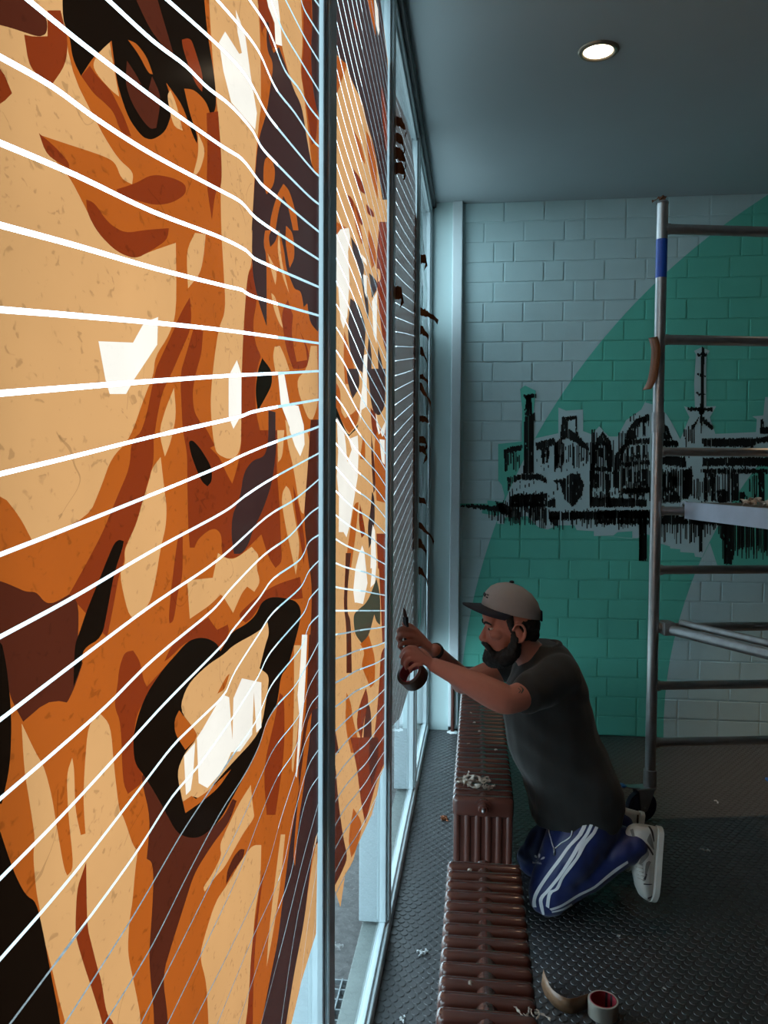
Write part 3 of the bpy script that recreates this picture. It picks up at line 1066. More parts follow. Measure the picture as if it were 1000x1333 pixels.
def edging(y0, y1, zt, zb, label, curls, xx, em, yc):
    root = thing('tape_edging', label, 'tape', (XF + 0.004, (y0 + y1) / 2, zb))
    z = zb
    k = 0
    while z < zt:
        h = rs.uniform(0.046, 0.054)
        dy = rs.uniform(-.004, .004)
        v = [(xx, y0 + dy, z), (xx, y1 + dy, z), (xx, y1 + dy + rs.uniform(-.003, .003), min(z + h, zt)), (xx, y0 + dy, min(z + h, zt))]
        o = mesh_obj('tape_piece', v, [(0, 1, 2, 3)], em)
        keep(o, root)
        z += h + 0.0035
    for (pz, L_, c) in curls:          # torn end that has come off and rolled up
        vv, ff = [], []
        n = 11
        a = rs.uniform(.2, .7)
        y, x = yc, XF + 0.004
        z = pz
        w = rs.uniform(.014, .026)
        tl = rs.uniform(-.9, .9)
        for i in range(n):
            ww = w * (1 - .035 * i) * (1 + .25 * noise.noise((i * .9, pz * 20, 1)))
            jag = rs.uniform(-.004, .004)
            for s in (-1, 1):
                vv.append((x + s * .004 * math.sin(i * .7), y, z + s * ww + jag))
            st = L_ / n
            a += c * 1.5 / n
            y += st * math.cos(a) * .55
            x += st * math.sin(a)
            x = max(x, XF + .009)
            z += tl * st * .6 - .0012 * i
        for i in range(n - 1):
            ff.append((2 * i, 2 * i + 1, 2 * i + 3, 2 * i + 2))
        keep(mesh_obj('tape_curl', vv, ff, M_EDGE, None, True), root)


def zpx(py, y):
    return at(500, py, y).z - 0 * y


edging(2.802, 2.862, hit(508, 120, 0, XF).z, hit(508, 560, 0, XF).z, 'brown tape edging with glossy curls high on the mullion before the hands',
       [(hit(510, py, 0, XF).z, .06, 2.4) for py in (139, 162, 183, 205, 375)], XF + 0.0045, M_EDGE3, 2.862)
edging(3.90, 4.018, hit(545, 278, 0, XF).z, hit(545, 712, 0, XF).z, 'brown tape edging with many dark curls on the mullion nearest the brick wall',
       [(hit(545, py, 0, XF).z, l, c) for py, l, c in ((331, .07, 2.6), (402, .12, 1.2), (428, .05, 1), (455, .04, 1.3), (490, .05, .8), (502, .09, .5),
                                                     (545, .09, 2.2), (572, .08, 2.6), (584, .09, 2.6), (650, .08, 2.0), (682, .10, 1.4), (706, .05, 1.5),
                                                     (740, .06, 1.3))], XT + 0.004, M_EDGE, 4.092)

# ================================================================== SKYLINE MURAL
ORG.update({'s': (580, 480, 3.571), 't': (780, 440, 4.164)})
mural = thing('skyline_mural', 'black hatched city skyline painted on the brick wall behind the scaffold', 'mural', (0.9, YW - 0.003, 0.85))
M_INK = pmat('black_marker_paint', (0.0035, 0.007, 0.006), 0.6, 0, .3, 40)


def wall_pt(p, off):
    w = hit(p[0], p[1], 1, YW)
    return Vector((w.x, YW - off, w.z))


def flat(name, polys, off, m, th=0.0):
    vv, ff = [], []
    for p in polys:
        P = [wall_pt(q, off) for q in p]
        k = len(vv)
        vv += P
        ff += [tuple(k + i for i in t) for t in tessellate_polygon([P])]
    return keep(mesh_obj(name, vv, ff, m), mural)


HALO = ['s 245,350 355,338 357,190 347,95 370,78 420,103 408,215 412,325 525,300 525,180 560,195 640,190 640,290 680,305 715,268 760,315 800,315 840,240 910,190 935,140 '
        't 250,350 330,370 370,420 400,470 440,550 490,430 460,370 520,385 515,250 525,90 515,70 555,50 600,70 580,100 580,370 635,370 600,430 630,520 850,510 855,440 830,425 '
        '890,420 900,320 1100,320 1100,1250 640,1230 600,1110 560,1190 520,1185 515,1165 440,1160 440,1145 385,1140 385,1130 320,1110 320,1085 250,1060 210,1085 180,1085 180,1050 90,1075 0,1070 '
        's 870,790 870,755 800,760 780,775 690,778 690,755 610,750 600,728 520,728 475,748 430,735 380,685 275,690 272,722 240,720 245,685 170,672 170,660 195,640 195,612 270,620 275,590 262,540 245,520',
        'x 562,655.5 634,655.5 634,659.5 562,659.5']
flat('outline_area', [tp(h) for h in HALO], 0.0022, M_HALO)
rm = random.Random(5)
INK = [tp(s) for s in [
 's 270,375 355,355 352,375 285,395 285,470 272,478', 's 365,225 410,210 408,480 360,490', 's 375,130 395,120 400,210 368,215',
 's 362,125 420,120 418,133 395,138 400,190 365,190 375,150', 's 285,510 350,490 430,490 470,515 470,530 430,515 350,512 300,530 290,580',
 's 418,345 505,325 503,350 420,382', 's 445,375 480,365 475,435 465,435 468,380 457,382 458,437 447,437', 's 443,400 480,395 480,403 443,408',
 's 540,225 560,235 570,280 620,320 665,370 660,380 600,340 560,318 540,330 525,420 500,495 505,345 530,330',
 's 555,225 610,222 612,310 605,310 600,235 560,240', 's 530,530 580,490 620,490 640,540 630,590 590,640 550,600', 's 500,520 540,515 540,530 505,530',
 's 700,330 730,295 765,340 775,400 770,470 745,450 742,360 720,345 705,365 700,440 675,450 685,380', 's 672,455 770,462 770,475 672,470', 's 690,490 720,490 722,550 690,555',
 's 712,370 728,372 728,410 712,408', 's 668,475 680,475 680,630 665,630', 's 740,490 760,490 765,640 745,640',
 's 780,480 790,400 830,350 845,350 820,400 805,480 805,550 780,550', 's 300,590 470,580 470,620 505,600 510,640 300,640',
 's 480,668 940,660 940,692 480,700', 's 670,600 760,600 930,610 930,640 670,640', 's 65,638 130,632 230,640 260,620 280,660 250,665 130,645', 's 230,620 300,640 310,690 260,670',
 's 900,690 932,690 932,885 900,888', 's 480,690 525,690 520,735 485,710',
 's 835,320 845,285 880,240 945,210 945,240 905,250 880,280 885,325 860,330', 's 915,240 925,240 925,310 915,310', 's 890,260 897,258 897,315 890,318',
 's 830,335 945,325 945,345 835,352', 's 840,370 850,370 850,430 838,432', 's 860,365 872,362 872,420 860,424', 's 885,360 902,358 902,415 885,418', 's 915,355 935,352 935,410 915,412',
 's 815,440 945,428 945,440 830,455', 's 820,470 832,465 832,540 820,545', 's 850,470 865,468 862,520 850,522', 's 875,480 900,478 900,530 875,535', 's 912,470 935,468 935,540 912,540', 's 815,560 945,552 945,575 815,580',
 't 330,440 370,490 392,545 335,550', 't 330,560 420,560 425,580 330,585', 't 330,640 420,640 465,650 470,700 400,690 330,680', 't 330,600 345,600 345,640 330,640', 't 365,600 380,600 380,645 365,640',
 't 340,740 360,740 355,800 340,800', 't 378,735 385,735 385,780 378,780', 't 390,760 420,755 420,800 395,795', 't 320,830 370,805 430,850 440,890 320,890', 't 440,720 500,710 500,830 480,870 450,870',
 't 555,55 566,55 562,410 545,410 550,120', 't 530,85 580,85 580,95 530,95', 't 530,193 576,205 540,215', 't 523,298 572,305 535,312', 't 478,380 612,380 612,392 478,392', 't 530,390 572,390 551,425', 't 545,425 556,425 553,515 547,515',
 't 560,430 617,488 608,497 553,450', 't 540,430 520,470 505,490 500,480',
 't 555,550 840,545 1000,520 1000,560 850,565 830,588 570,585 555,570', 't 560,652 1000,648 1000,692 560,690', 't 560,712 1000,712 1000,731 560,731', 't 570,735 632,735 632,752 570,752',
 't 712,735 757,735 757,880 718,880', 't 860,735 892,735 892,880 862,880', 't 570,752 582,752 582,880 570,880', 't 600,752 625,752 618,880 602,880', 't 960,735 992,735 992,880 962,880',
 't 635,825 695,828 695,890 640,890', 't 760,835 785,835 785,890 760,890', 't 872,450 886,440 890,490 940,470 1000,480 1000,522 870,515',
 't -10,940 1100,930 1100,1012 -10,1005', 't 215,1000 252,1000 252,1200 215,1202', 't 670,1000 716,1000 716,1222 672,1222', 't 540,1000 560,1000 556,1155 540,1155']]


def hatch_area(poly):
    """fill an area with ragged upright marker strokes"""
    x0, x1 = min(q[0] for q in poly), max(q[0] for q in poly)
    x = x0 + .2
    out = []
    while x < x1:
        ys = sorted(a[1] + (b[1] - a[1]) * (x - a[0]) / (b[0] - a[0]) for a, b in zip(poly, poly[1:] + poly[:1]) if (a[0] > x) != (b[0] > x))
        w = rm.uniform(1.15, 1.8)
        for a, b in zip(ys[::2], ys[1::2]):
            if rm.random() < .04:
                continue
            a2, b2 = a + rm.uniform(-1.8, .6), b + rm.uniform(-.6, 2.0)
            if b - a > 14 and rm.random() < .35:
                m_ = a2 + (b2 - a2) * rm.uniform(.3, .7)
                gp = rm.uniform(.5, 2)
                segs = [(a2, m_ - gp), (m_ + gp, b2)]
            else:
                segs = [(a2, b2)]
            for p0, p1 in segs:
                out.append([(x, p0), (x + w, p0 + rm.uniform(-.5, .5)), (x + w, p1), (x + rm.uniform(-.2, .2), p1 + rm.uniform(-.5, .5))])
        x += rm.uniform(.85, 1.35)
    return out


INK = [q for poly in INK for q in hatch_area(poly)]


def hatch(spec, density=4.6, wmin=1.1, wmax=1.8, rag=9, fill=1.0):
    """vertical ragged strokes filling a quad given as x0,x1,ytop,ybottom in photo px"""
    x0, x1, y0, y1 = spec
    x = x0
    while x < x1:
        if rm.random() < fill:
            a, b = y0 + rm.uniform(-2, rag * .5), y1 - abs(rm.gauss(0, rag))
            w = rm.uniform(wmin, wmax)
            if b - a > 2:
                INK.append([(x, a), (x + w, a + rm.uniform(-.6, .6)), (x + w + rm.uniform(-.3, .3), b), (x + rm.uniform(-.3, .3), b + rm.uniform(-.6, .6))])
        x += density * rm.uniform(.5, 1.4) * 0.62


for h in [(661, 676, 590, 614), (663, 708, 640, 678, ), (722, 765, 578, 610), (722, 735, 590, 618), (735, 765, 612, 622), (768, 800, 575, 640), (770, 778, 560, 640),
          (770, 800, 640, 655), (800, 845, 590, 648), (806, 842, 640, 655), (845, 900, 610, 655), (900, 916, 625, 655), (916, 936, 620, 652), (760, 845, 664, 690), (720, 760, 664, 690),
          (636, 720, 662, 684), (820, 846, 540, 558), (805, 820, 560, 600), (853, 905, 660, 708), (900, 940, 662, 702), (940, 1010, 665, 730), (890, 905, 555, 582), (960, 1010, 655, 722),
          (815, 845, 628, 650), (655, 690, 652, 672), (690, 712, 655, 690), (725, 752, 625, 640), (866, 880, 570, 600), (866, 896, 612, 640), (840, 872, 600, 612),
          (940, 955, 610, 655), (975, 990, 620, 655), (1000, 1020, 620, 655)]:
    hatch(h[:4])
for _ in range(160):      # small ragged dabs
    u, v = rm.choice([(rm.uniform(770, 905), rm.uniform(560, 650)), (rm.uniform(660, 770), rm.uniform(585, 650)), (rm.uniform(912, 1005), rm.uniform(596, 612)), (rm.uniform(905, 1005), rm.uniform(640, 656))])
    a, b = rm.uniform(.8, 1.8), rm.uniform(1.5, 5)
    INK.append([(u, v), (u + a, v + rm.uniform(-.5, .5)), (u + a, v + b), (u, v + b)])
flat('ink_strokes', INK, 0.0034, M_INK)

# ================================================================== RADIATORS
M_RAD = pmat('brown_radiator_enamel', (0.085, 0.028, 0.020), 0.25, 0, .12, 25, 0.06, 60, spec=0.6, coat=0.5)
M_STEEL = pmat('worn_steel', (0.42, 0.43, 0.44), 0.32, 0.9, .15, 40)
RX0, RX1, RZT, RZB = -0.078, 0.142, 0.520, 0.075
RW = RX1 - RX0
SEC = 0.055
b = bmesh.new()
add_box(b, (-RW / 2, -0.0215, RZT - 0.075), (RW / 2, 0.0215, RZT), 0.0195, 4)
add_box(b, (-RW / 2, -0.0215, RZB), (RW / 2, 0.0215, RZB + 0.075), 0.0195, 3)
for k in range(6):
    cx = -RW / 2 + 0.0165 + k * (RW - 0.033) / 5
    add_box(b, (cx - 0.0125, -0.0205, RZB + 0.03), (cx + 0.0125, 0.0205, RZT - 0.03), 0.0115, 3)
for z in (RZT - 0.034, RZB + 0.038):
    add_cyl(b, (0, -SEC / 2 - .001, z), (0, SEC / 2 + .001, z), 0.0315, n=18)
add_box(b, (-RW / 2 + .02, -0.010, RZB + 0.04), (RW / 2 - .02, 0.010, RZT - 0.04))
SEC_ME = bpy.data.meshes.new('section')
bmesh.ops.recalc_face_normals(b, faces=b.faces)
b.to_mesh(SEC_ME)
b.free()
SEC_ME.materials.append(M_RAD)
SEC_ME.polygons.foreach_set('use_smooth', [True] * len(SEC_ME.polygons))
SEC_ME.set_sharp_from_angle(angle=math.radians(50))


def radiator(y_start, n, label, ends=True):
    root = thing('column_radiator', label, 'radiator', ((RX0 + RX1) / 2, y_start, 0), 'brown column radiators below the window')
    for k in range(n):
        o = bpy.data.objects.new('section', SEC_ME)
        COL.objects.link(o)
        o.parent = root
        o.location = (0, SEC * (k + 0.5), 0)
    for y in (0.0, n * SEC):
        s = -1 if y == 0 else 1
        bb = bmesh.new()
        add_cyl(bb, (0, y, RZT - 0.034), (0, y + s * 0.010, RZT - 0.034), 0.024, n=6)
        add_cyl(bb, (0, y + s * 0.010, RZT - 0.034), (0, y + s * 0.016, RZT - 0.034), 0.019, 0.015, n=20)
        plug = bm_obj('end_plug', bb, M_RAD, root, angle=40)
        bb = bmesh.new()
        add_cyl(bb, (0, y + s * 0.016, RZT - 0.034), (0, y + s * 0.026, RZT - 0.034), 0.007, n=6)
        add_sphere(bb, (0, y + s * 0.027, RZT - 0.034), 0.006, u=10, v=8)
        bm_obj('bleed_valve', bb, M_STEEL, plug, angle=40)
    for y in (SEC * 1.5, SEC * (n - 1.5)):
        for x in (-0.07, 0.07):
            bb = bmesh.new()
            add_cyl(bb, (x, y, 0), (x, y, RZB + 0.01), 0.016, 0.012, n=12)
            bm_obj('foot', bb, M_RAD, root, angle=40)
    return root


rad_far = radiator(2.815, 36, 'long brown column radiator next to the kneeling person, scraps lying on top')
rad_near = radiator(2.365 - 22 * SEC, 22, 'brown column radiator whose end stands before the bolted end plate of the other one')
for rt_, yy, xx in ((rad_far, 5.12, -0.145),):
    bb = bmesh.new()
    ax_, ay_ = xx - rt_.location.x, yy - rt_.location.y
    add_tube(bb, smooth_path([(ax_, ay_, 0), (ax_, ay_, .2), (ax_, ay_, .36), (ax_ + .02, ay_ - .01, .40), (0, ay_ - .05, .40), (0, ay_ - .12, .43), (0, 36 * SEC + .01, .486)], 5), 0.013, 14)
    pp = bm_obj('supply_pipe', bb, M_RAD, rt_, angle=40)
    bb = bmesh.new()
    add_cyl(bb, (xx - rt_.location.x, yy - rt_.location.y, 0), (xx - rt_.location.x, yy - rt_.location.y, 0.008), 0.038, 0.026, n=24)
    bm_obj('floor_rosette', bb, pmat('white_rosette', (.75, .78, .8), .35), pp, angle=40)

# ================================================================== CEILING DOWNLIGHTS
M_RING = pmat('brass_ring', (0.30, 0.26, 0.20), 0.35, 0.6, .1, 20)
M_BULB = emit_mat('warm_lamp_glow', (1.0, 0.80, 0.55), 9.0)


def downlight(x, y, label, energy, cone=60, end=''):
    root = thing('ceiling_downlight' + end, label, 'lamp', (x, y, ZC), 'recessed ceiling downlights')
    prof = [(0.082, 0.0), (0.080, -0.006), (0.070, -0.010), (0.062, -0.008), (0.060, -0.002)]
    vv, ff = [], []
    n = 40
    for r, z in prof:
        vv += [(r * math.cos(2 * PI * k / n), r * math.sin(2 * PI * k / n), z) for k in range(n)]
    for i in range(len(prof) - 1):
        for k in range(n):
            ff.append((i * n + k, i * n + (k + 1) % n, (i + 1) * n + (k + 1) % n, (i + 1) * n + k))
    mesh_obj('trim_ring', vv, ff, M_RING, root, True)
    vv = [(0, 0, -0.007)] + [(0.058 * math.cos(2 * PI * k / n), 0.058 * math.sin(2 * PI * k / n), -0.003) for k in range(n)]
    mesh_obj('bulb_face' + end, vv, [(0, 1 + (k + 1) % n, 1 + k) for k in range(n)], M_BULB, root, True)
    ld = bpy.data.lights.new('downlight_lamp' + end, 'SPOT')
    ld.energy = energy
    ld.color = (1.0, 0.66, 0.36)
    ld.spot_size = math.radians(cone)
    ld.spot_blend = 0.9
    ld.shadow_soft_size = 0.05
    lo = bpy.data.objects.new('downlight_lamp' + end, ld)
    COL.objects.link(lo)
    lo.parent = root
    lo.location = (0, 0, -0.03)
    return root


p = hit(779, 66, 2, ZC)
downlight(p.x, p.y, 'lit round ceiling downlight above the kneeling person', 20.0)
downlight(1.82, 4.25, 'lit round ceiling downlight over the far end of the scaffold', 200.0, 44, '_offscreen')

# ================================================================== SCAFFOLD
M_ALU = pmat('scaffold_aluminium', (0.40, 0.40, 0.40), 0.34, 0.85, .2, 30, 0.05, 150)
M_ALU2 = pmat('galvanised_tube', (0.33, 0.35, 0.36), 0.45, 0.7, .35, 25, 0.1, 80)
M_PLAT = pmat('platform_aluminium', (0.42, 0.46, 0.54), 0.5, 0.55, .12, 14)
M_BLUE = pmat('blue_marking_tape', (0.012, 0.075, 0.46), 0.4, 0, .15, 60)
M_BLACKP = pmat('black_plastic', (0.012, 0.013, 0.016), 0.5)
M_BROWNT = pmat('brown_tape_scrap', (0.22, 0.085, 0.035), 0.35, 0, .2, 60)
PHI = math.radians(11)
SP = Vector((0.845, 3.93, 0))
U = Vector((math.cos(PHI), math.sin(PHI), 0))
Vd = Vector((math.sin(PHI), -math.cos(PHI), 0))
LEN, WID = 1.85, 0.75
sc = thing('scaffold_tower', 'aluminium rolling scaffold tower standing before the painted brick wall', 'scaffold', SP)


def S(u, v, z):
    return U * u + Vd * v + Vector((0, 0, z))


def zat(px, py):
    return at(px, py, SP.y).z


z_top = zat(859, 264)
z_joint = zat(852, 548)
rungs_hi = [zat(862, 298), zat(862, 442)]
rungs_lo = [zat(862, y) for y in (588, 665, 742, 817, 893, 967)]
for v in (0, LEN):
    for u in (0, WID):
        bb = bmesh.new()
        add_cyl(bb, S(u, v, 0.235), S(u, v, z_joint + .02), 0.0255, n=24)
        bm_obj('post', bb, M_ALU, sc, angle=40)
        bb = bmesh.new()
        add_cyl(bb, S(u, v, z_joint - .02), S(u, v, z_top), 0.0255, n=24)
        up = bm_obj('upper_post', bb, M_ALU, sc, angle=40)
        bb = bmesh.new()
        add_cyl(bb, S(u, v, z_top - .004), S(u, v, z_top + .006), 0.029, 0.0255, n=24)
        bm_obj('post_cap', bb, M_ALU2, up, angle=40)
        bb = bmesh.new()
        add_cyl(bb, S(u, v, z_joint - .055), S(u, v, z_joint + .04), 0.0305, n=24)
        bm_obj('spigot_collar', bb, M_ALU2, sc, angle=40)
        bb = bmesh.new()
        add_cyl(bb, S(u, v - .03, z_joint + .12), S(u, v + .03, z_joint + .12), 0.006, n=8)
        bm_obj('locking_pin', bb, M_ALU2, sc, angle=40)
        if u == 0 and v == 0:
            bb = bmesh.new()
            add_cyl(bb, S(u, v, zat(856, 362)), S(u, v, zat(858, 312)), 0.0263, n=24)
            o = bm_obj('marking_band', bb, M_BLUE, sc, angle=40)
            o['label'] = 'blue adhesive marking band'
    for z in rungs_hi + rungs_lo:
        bb = bmesh.new()
        add_cyl(bb, S(0.015, v, z), S(WID - .015, v, z), 0.0235 if z in rungs_hi else 0.021, n=20)
        for u in (0.028, WID - .028):
            add_cyl(bb, S(u - .008, v, z), S(u + .008, v, z), 0.026, n=20)
        bm_obj('rung', bb, M_ALU, sc, angle=40)
# horizontal diagonal brace with hook, and long side rails
zb = rungs_lo[3]
bb = bmesh.new()
d0, d1 = S(0.075, 0.05, zb - 0.005), S(WID - .05, LEN - .05, zb - 0.005)
add_cyl(bb, d0, d1, 0.024, n=20)
bm_obj('diagonal_brace', bb, M_ALU2, sc, angle=40)
bb = bmesh.new()
add_cyl(bb, d0 + Vector((.04, .01, .034)), d1 + Vector((.04, .01, .034)), 0.017, n=16)
bm_obj('diagonal_rail', bb, M_ALU2, sc, angle=40)
bb = bmesh.new()
add_box(bb, (-.028, -.04, -.032), (.028, .04, .032), .008, 2, Matrix.Translation(S(0.06, 0.015, zb)) @ Matrix.Rotation(PHI, 4, 'Z'))
add_cyl(bb, S(.035, 0, zb), S(.085, 0, zb), 0.032, n=16)
bm_obj('brace_hook', bb, M_ALU2, sc, angle=40)
# side guard rail behind
for zz in (rungs_hi[0], rungs_hi[1]):
    bb = bmesh.new()
    add_cyl(bb, S(WID, 0.02, zz + .05), S(WID, LEN - .02, zz + .05), 0.021, n=16)
    bm_obj('guard_rail', bb, M_ALU, sc, angle=40)


def caster(u, v, ang):
    c = S(u, v, 0)
    off = Vector((math.cos(ang), math.sin(ang), 0))
    sid = Vector((-off.y, off.x, 0))
    R_ = 0.075
    wc = c + off * 0.045 + Vector((0, 0, R_))
    root = bpy.data.objects.new('caster', None)
    COL.objects.link(root)
    root.parent = sc
    bb = bmesh.new()
    add_cyl(bb, wc - sid * 0.022, wc + sid * 0.022, R_, n=32)
    bmesh.ops.bevel(bb, geom=[e for e in bb.edges if len(e.link_faces) == 2 and abs(e.calc_face_angle(0)) > 1], offset=0.007, segments=2, affect='EDGES')
    bm_obj('wheel', bb, pmat('navy_wheel', (0.012, 0.016, 0.045), 0.5), root, angle=40)
    bb = bmesh.new()
    for s in (-1, 1):
        a = wc + sid * s * 0.030
        add_cyl(bb, a - sid * .003, a + sid * .003, 0.020, n=16)
        bb2 = [a + Vector((0, 0, .085)) - off * 0.055, a + Vector((0, 0, .085)) + off * 0.03]
        th = sid * .0025
        P = [a - off * .02 - Vector((0, 0, .005)), a + off * .02 - Vector((0, 0, .005)), bb2[1], bb2[0]]
        f1 = [bb.verts.new(q + th) for q in P]
        f2 = [bb.verts.new(q - th) for q in P]
        bb.faces.new(f1)
        bb.faces.new(f2[::-1])
        for k in range(4):
            bb.faces.new((f1[k], f1[(k + 1) % 4], f2[(k + 1) % 4], f2[k]))
    M = Matrix.Translation(wc + Vector((0, 0, .088)) - off * .015) @ Matrix.Rotation(ang, 4, 'Z')
    add_box(bb, (-.05, -.034, -.004), (.05, .034, .006), .003, 1, M)
    add_cyl(bb, wc - sid * .04, wc + sid * .04, 0.006, n=10)
    bm_obj('fork', bb, M_STEEL, root, angle=35)
    bb = bmesh.new()
    add_cyl(bb, Vector((c.x, c.y, .165)), Vector((c.x, c.y, .25)), 0.0315, n=24)
    bm_obj('stem_socket', bb, M_ALU2, root, angle=40)
    bb = bmesh.new()
    M = Matrix.Translation(wc + Vector((0, 0, .098)) + off * .055) @ Matrix.Rotation(ang, 4, 'Z') @ Matrix.Rotation(math.radians(-10), 4, 'Y')
    add_box(bb, (-.05, -.022, -.003), (.045, .022, .004), .003, 1, M)
    bm_obj('brake_pedal', bb, M_STEEL, root, angle=35)
    bb = bmesh.new()
    add_box(bb, (.035, -.02, -.004), (.062, .02, .009), .004, 2, M)
    bm_obj('pedal_tip', bb, pmat('blue_pedal', (0.03, 0.14, 0.42), .45), root, angle=35)
    return root


caster(0, 0, math.radians(200))
caster(WID, 0, math.radians(192))
caster(0, LEN, math.radians(-60))
caster(WID, LEN, math.radians(-60))

# platform deck hooked over the rungs
pz = rungs_lo[1]
pl = thing('scaffold_platform', 'silver walk deck hooked onto the rungs of the scaffold', 'platform', SP)
e0, e1 = 0.125, WID - 0.04
bb = bmesh.new()
for u in (e0, e1 - .03):
    f = [S(u, 0.035, pz - .035), S(u + .03, 0.035, pz - .035), S(u + .03, LEN - .035, pz - .035), S(u, LEN - .035, pz - .035)]
    lo_ = [bb.verts.new(q) for q in f]
    hi_ = [bb.verts.new(q + Vector((0, 0, .079))) for q in f]
    bb.faces.new(lo_[::-1])
    bb.faces.new(hi_)
    for k in range(4):
        bb.faces.new((lo_[k], lo_[(k + 1) % 4], hi_[(k + 1) % 4], hi_[k]))
bm_obj('side_beam', bb, M_PLAT, pl)
bb = bmesh.new()
f = [S(e0 + .03, 0.035, pz + .028), S(e1 - .03, 0.035, pz + .028), S(e1 - .03, LEN - .035, pz + .028), S(e0 + .03, LEN - .035, pz + .028)]
lo_ = [bb.verts.new(q) for q in f]
hi_ = [bb.verts.new(q + Vector((0, 0, .012))) for q in f]
bb.faces.new(lo_[::-1]); bb.faces.new(hi_)
for k in range(4):
    bb.faces.new((lo_[k], lo_[(k + 1) % 4], hi_[(k + 1) % 4], hi_[k]))
bm_obj('deck_board', bb, pmat('plywood_deck', (.10, .06, .035), .6), pl)
for v, s in ((0, 1), (LEN, -1)):
    for u in (e0 + .015, e1 - .015):
        bb = bmesh.new()
        pts = [S(u, v + s * .05, pz + .02), S(u, v + s * .02, pz + .038), S(u, v - s * .012, pz + .036), S(u, v - s * .034, pz + .008), S(u, v - s * .03, pz - .028)]
        add_tube(bb, smooth_path([tuple(q) for q in pts], 4), 0.011, 10)
        bm_obj('hook', bb, M_ALU2, pl, angle=50)


# ================================================================== TAPE ROLLS AND SCRAPS
def ribbon(name, pts, side, w, m, th=0.0006):
    """Curved strip following pts, side = width direction"""
    P = [Vector(q) for q in pts]
    vv, ff = [], []
    for i, q in enumerate(P):
        s = Vector(side[i] if isinstance(side, list) else side).normalized() * (w[i] if isinstance(w, list) else w) / 2
        d = (P[min(i + 1, len(P) - 1)] - P[max(i - 1, 0)]).normalized()
        n_ = d.cross(s).normalized() * th
        vv += [q - s + n_, q + s + n_, q + s - n_, q - s - n_]
    for i in range(len(P) - 1):
        a = 4 * i
        for k in range(4):
            ff.append((a + k, a + (k + 1) % 4, a + 4 + (k + 1) % 4, a + 4 + k))
    ff += [(3, 2, 1, 0), tuple(4 * (len(P) - 1) + k for k in range(4))]
    return mesh_obj(name, vv, ff, m, None, True)


M_TAPE_OUT = pmat('tape_roll_brown', (0.20, 0.105, 0.055), 0.35, 0, .1, 40)
M_TAPE_GREY = pmat('tape_roll_beige', (0.36, 0.34, 0.29), 0.4, 0, .06, 40)
M_CORE_RED = pmat('red_card_core', (0.30, 0.020, 0.035), 0.6, 0, .15, 60)
M_CORE_DARK = pmat('card_core_print', (0.015, 0.015, 0.02), 0.6)


def roll_mesh(bm, r, rin, w, n=40):
    prof = [(rin, -w / 2), (r - .001, -w / 2), (r, -w / 2 + .001), (r, w / 2 - .001), (r - .001, w / 2), (rin, w / 2)]
    V = [[bm.verts.new((a * math.cos(2 * PI * k / n), a * math.sin(2 * PI * k / n), z)) for k in range(n)] for a, z in prof]
    for i in range(len(prof) - 1):
        for k in range(n):
            bm.faces.new((V[i][k], V[i][(k + 1) % n], V[i + 1][(k + 1) % n], V[i + 1][k]))


def tape_roll(label, M, r, outer, tail=None):
    root = thing('tape_roll', label, 'tape roll', M.translation)
    Ml = Matrix.Translation(-M.translation) @ M
    bb = bmesh.new()
    roll_mesh(bb, r, 0.0405, 0.049)
    bb.transform(Ml)
    bm_obj('tape_wind', bb, outer, root, angle=40)
    bb = bmesh.new()
    roll_mesh(bb, 0.0405, 0.038, 0.050)
    bb.transform(Ml)
    # close the inside
    n = 40
    V = [[bb.verts.new(Ml @ Vector((0.038 * math.cos(2 * PI * k / n), 0.038 * math.sin(2 * PI * k / n), z))) for k in range(n)] for z in (-.025, .025)]
    for k in range(n):
        bb.faces.new((V[0][k], V[1][k], V[1][(k + 1) % n], V[0][(k + 1) % n]))
    core = bm_obj('core', bb, M_CORE_RED, root, angle=40)
    for a0 in (0.6, 1.05, 3.9):
        bb = bmesh.new()
        q = [[bb.verts.new(Ml @ Vector((0.0376 * math.cos(a0 + t * .05), 0.0376 * math.sin(a0 + t * .05), z))) for t in range(5)] for z in (-.0245, .0245)]
        for t in range(4):
            bb.faces.new((q[0][t], q[0][t + 1], q[1][t + 1], q[1][t]))
        bm_obj('core_print', bb, M_CORE_DARK, core)
    return root


fp = hit(785, 1322, 2, 0.0)
tr = tape_roll('beige tape roll with red core standing on the studded floor with its end pulled out', Matrix.Translation((fp.x, fp.y, 0.0275)), 0.046, M_TAPE_GREY)
q0 = hit(766, 1314, 2, .0)
q1 = hit(742, 1321, 2, .0)
q2 = hit(722, 1312, 2, .0)
q3 = hit(711, 1297, 2, .0)
q4 = hit(706, 1283, 2, .0)
path = smooth_path([(q0.x, q0.y, .0276), (q1.x, q1.y, .0276), (q2.x, q2.y, .029), (q3.x, q3.y, .030), (q4.x, q4.y, .030)], 5)
keep(ribbon('loose_tape_end', path, [(0, 0, 1)] * 14 + [(.15, .1, 1)] * (len(path) - 14), 0.049, M_TAPE_OUT), tr)


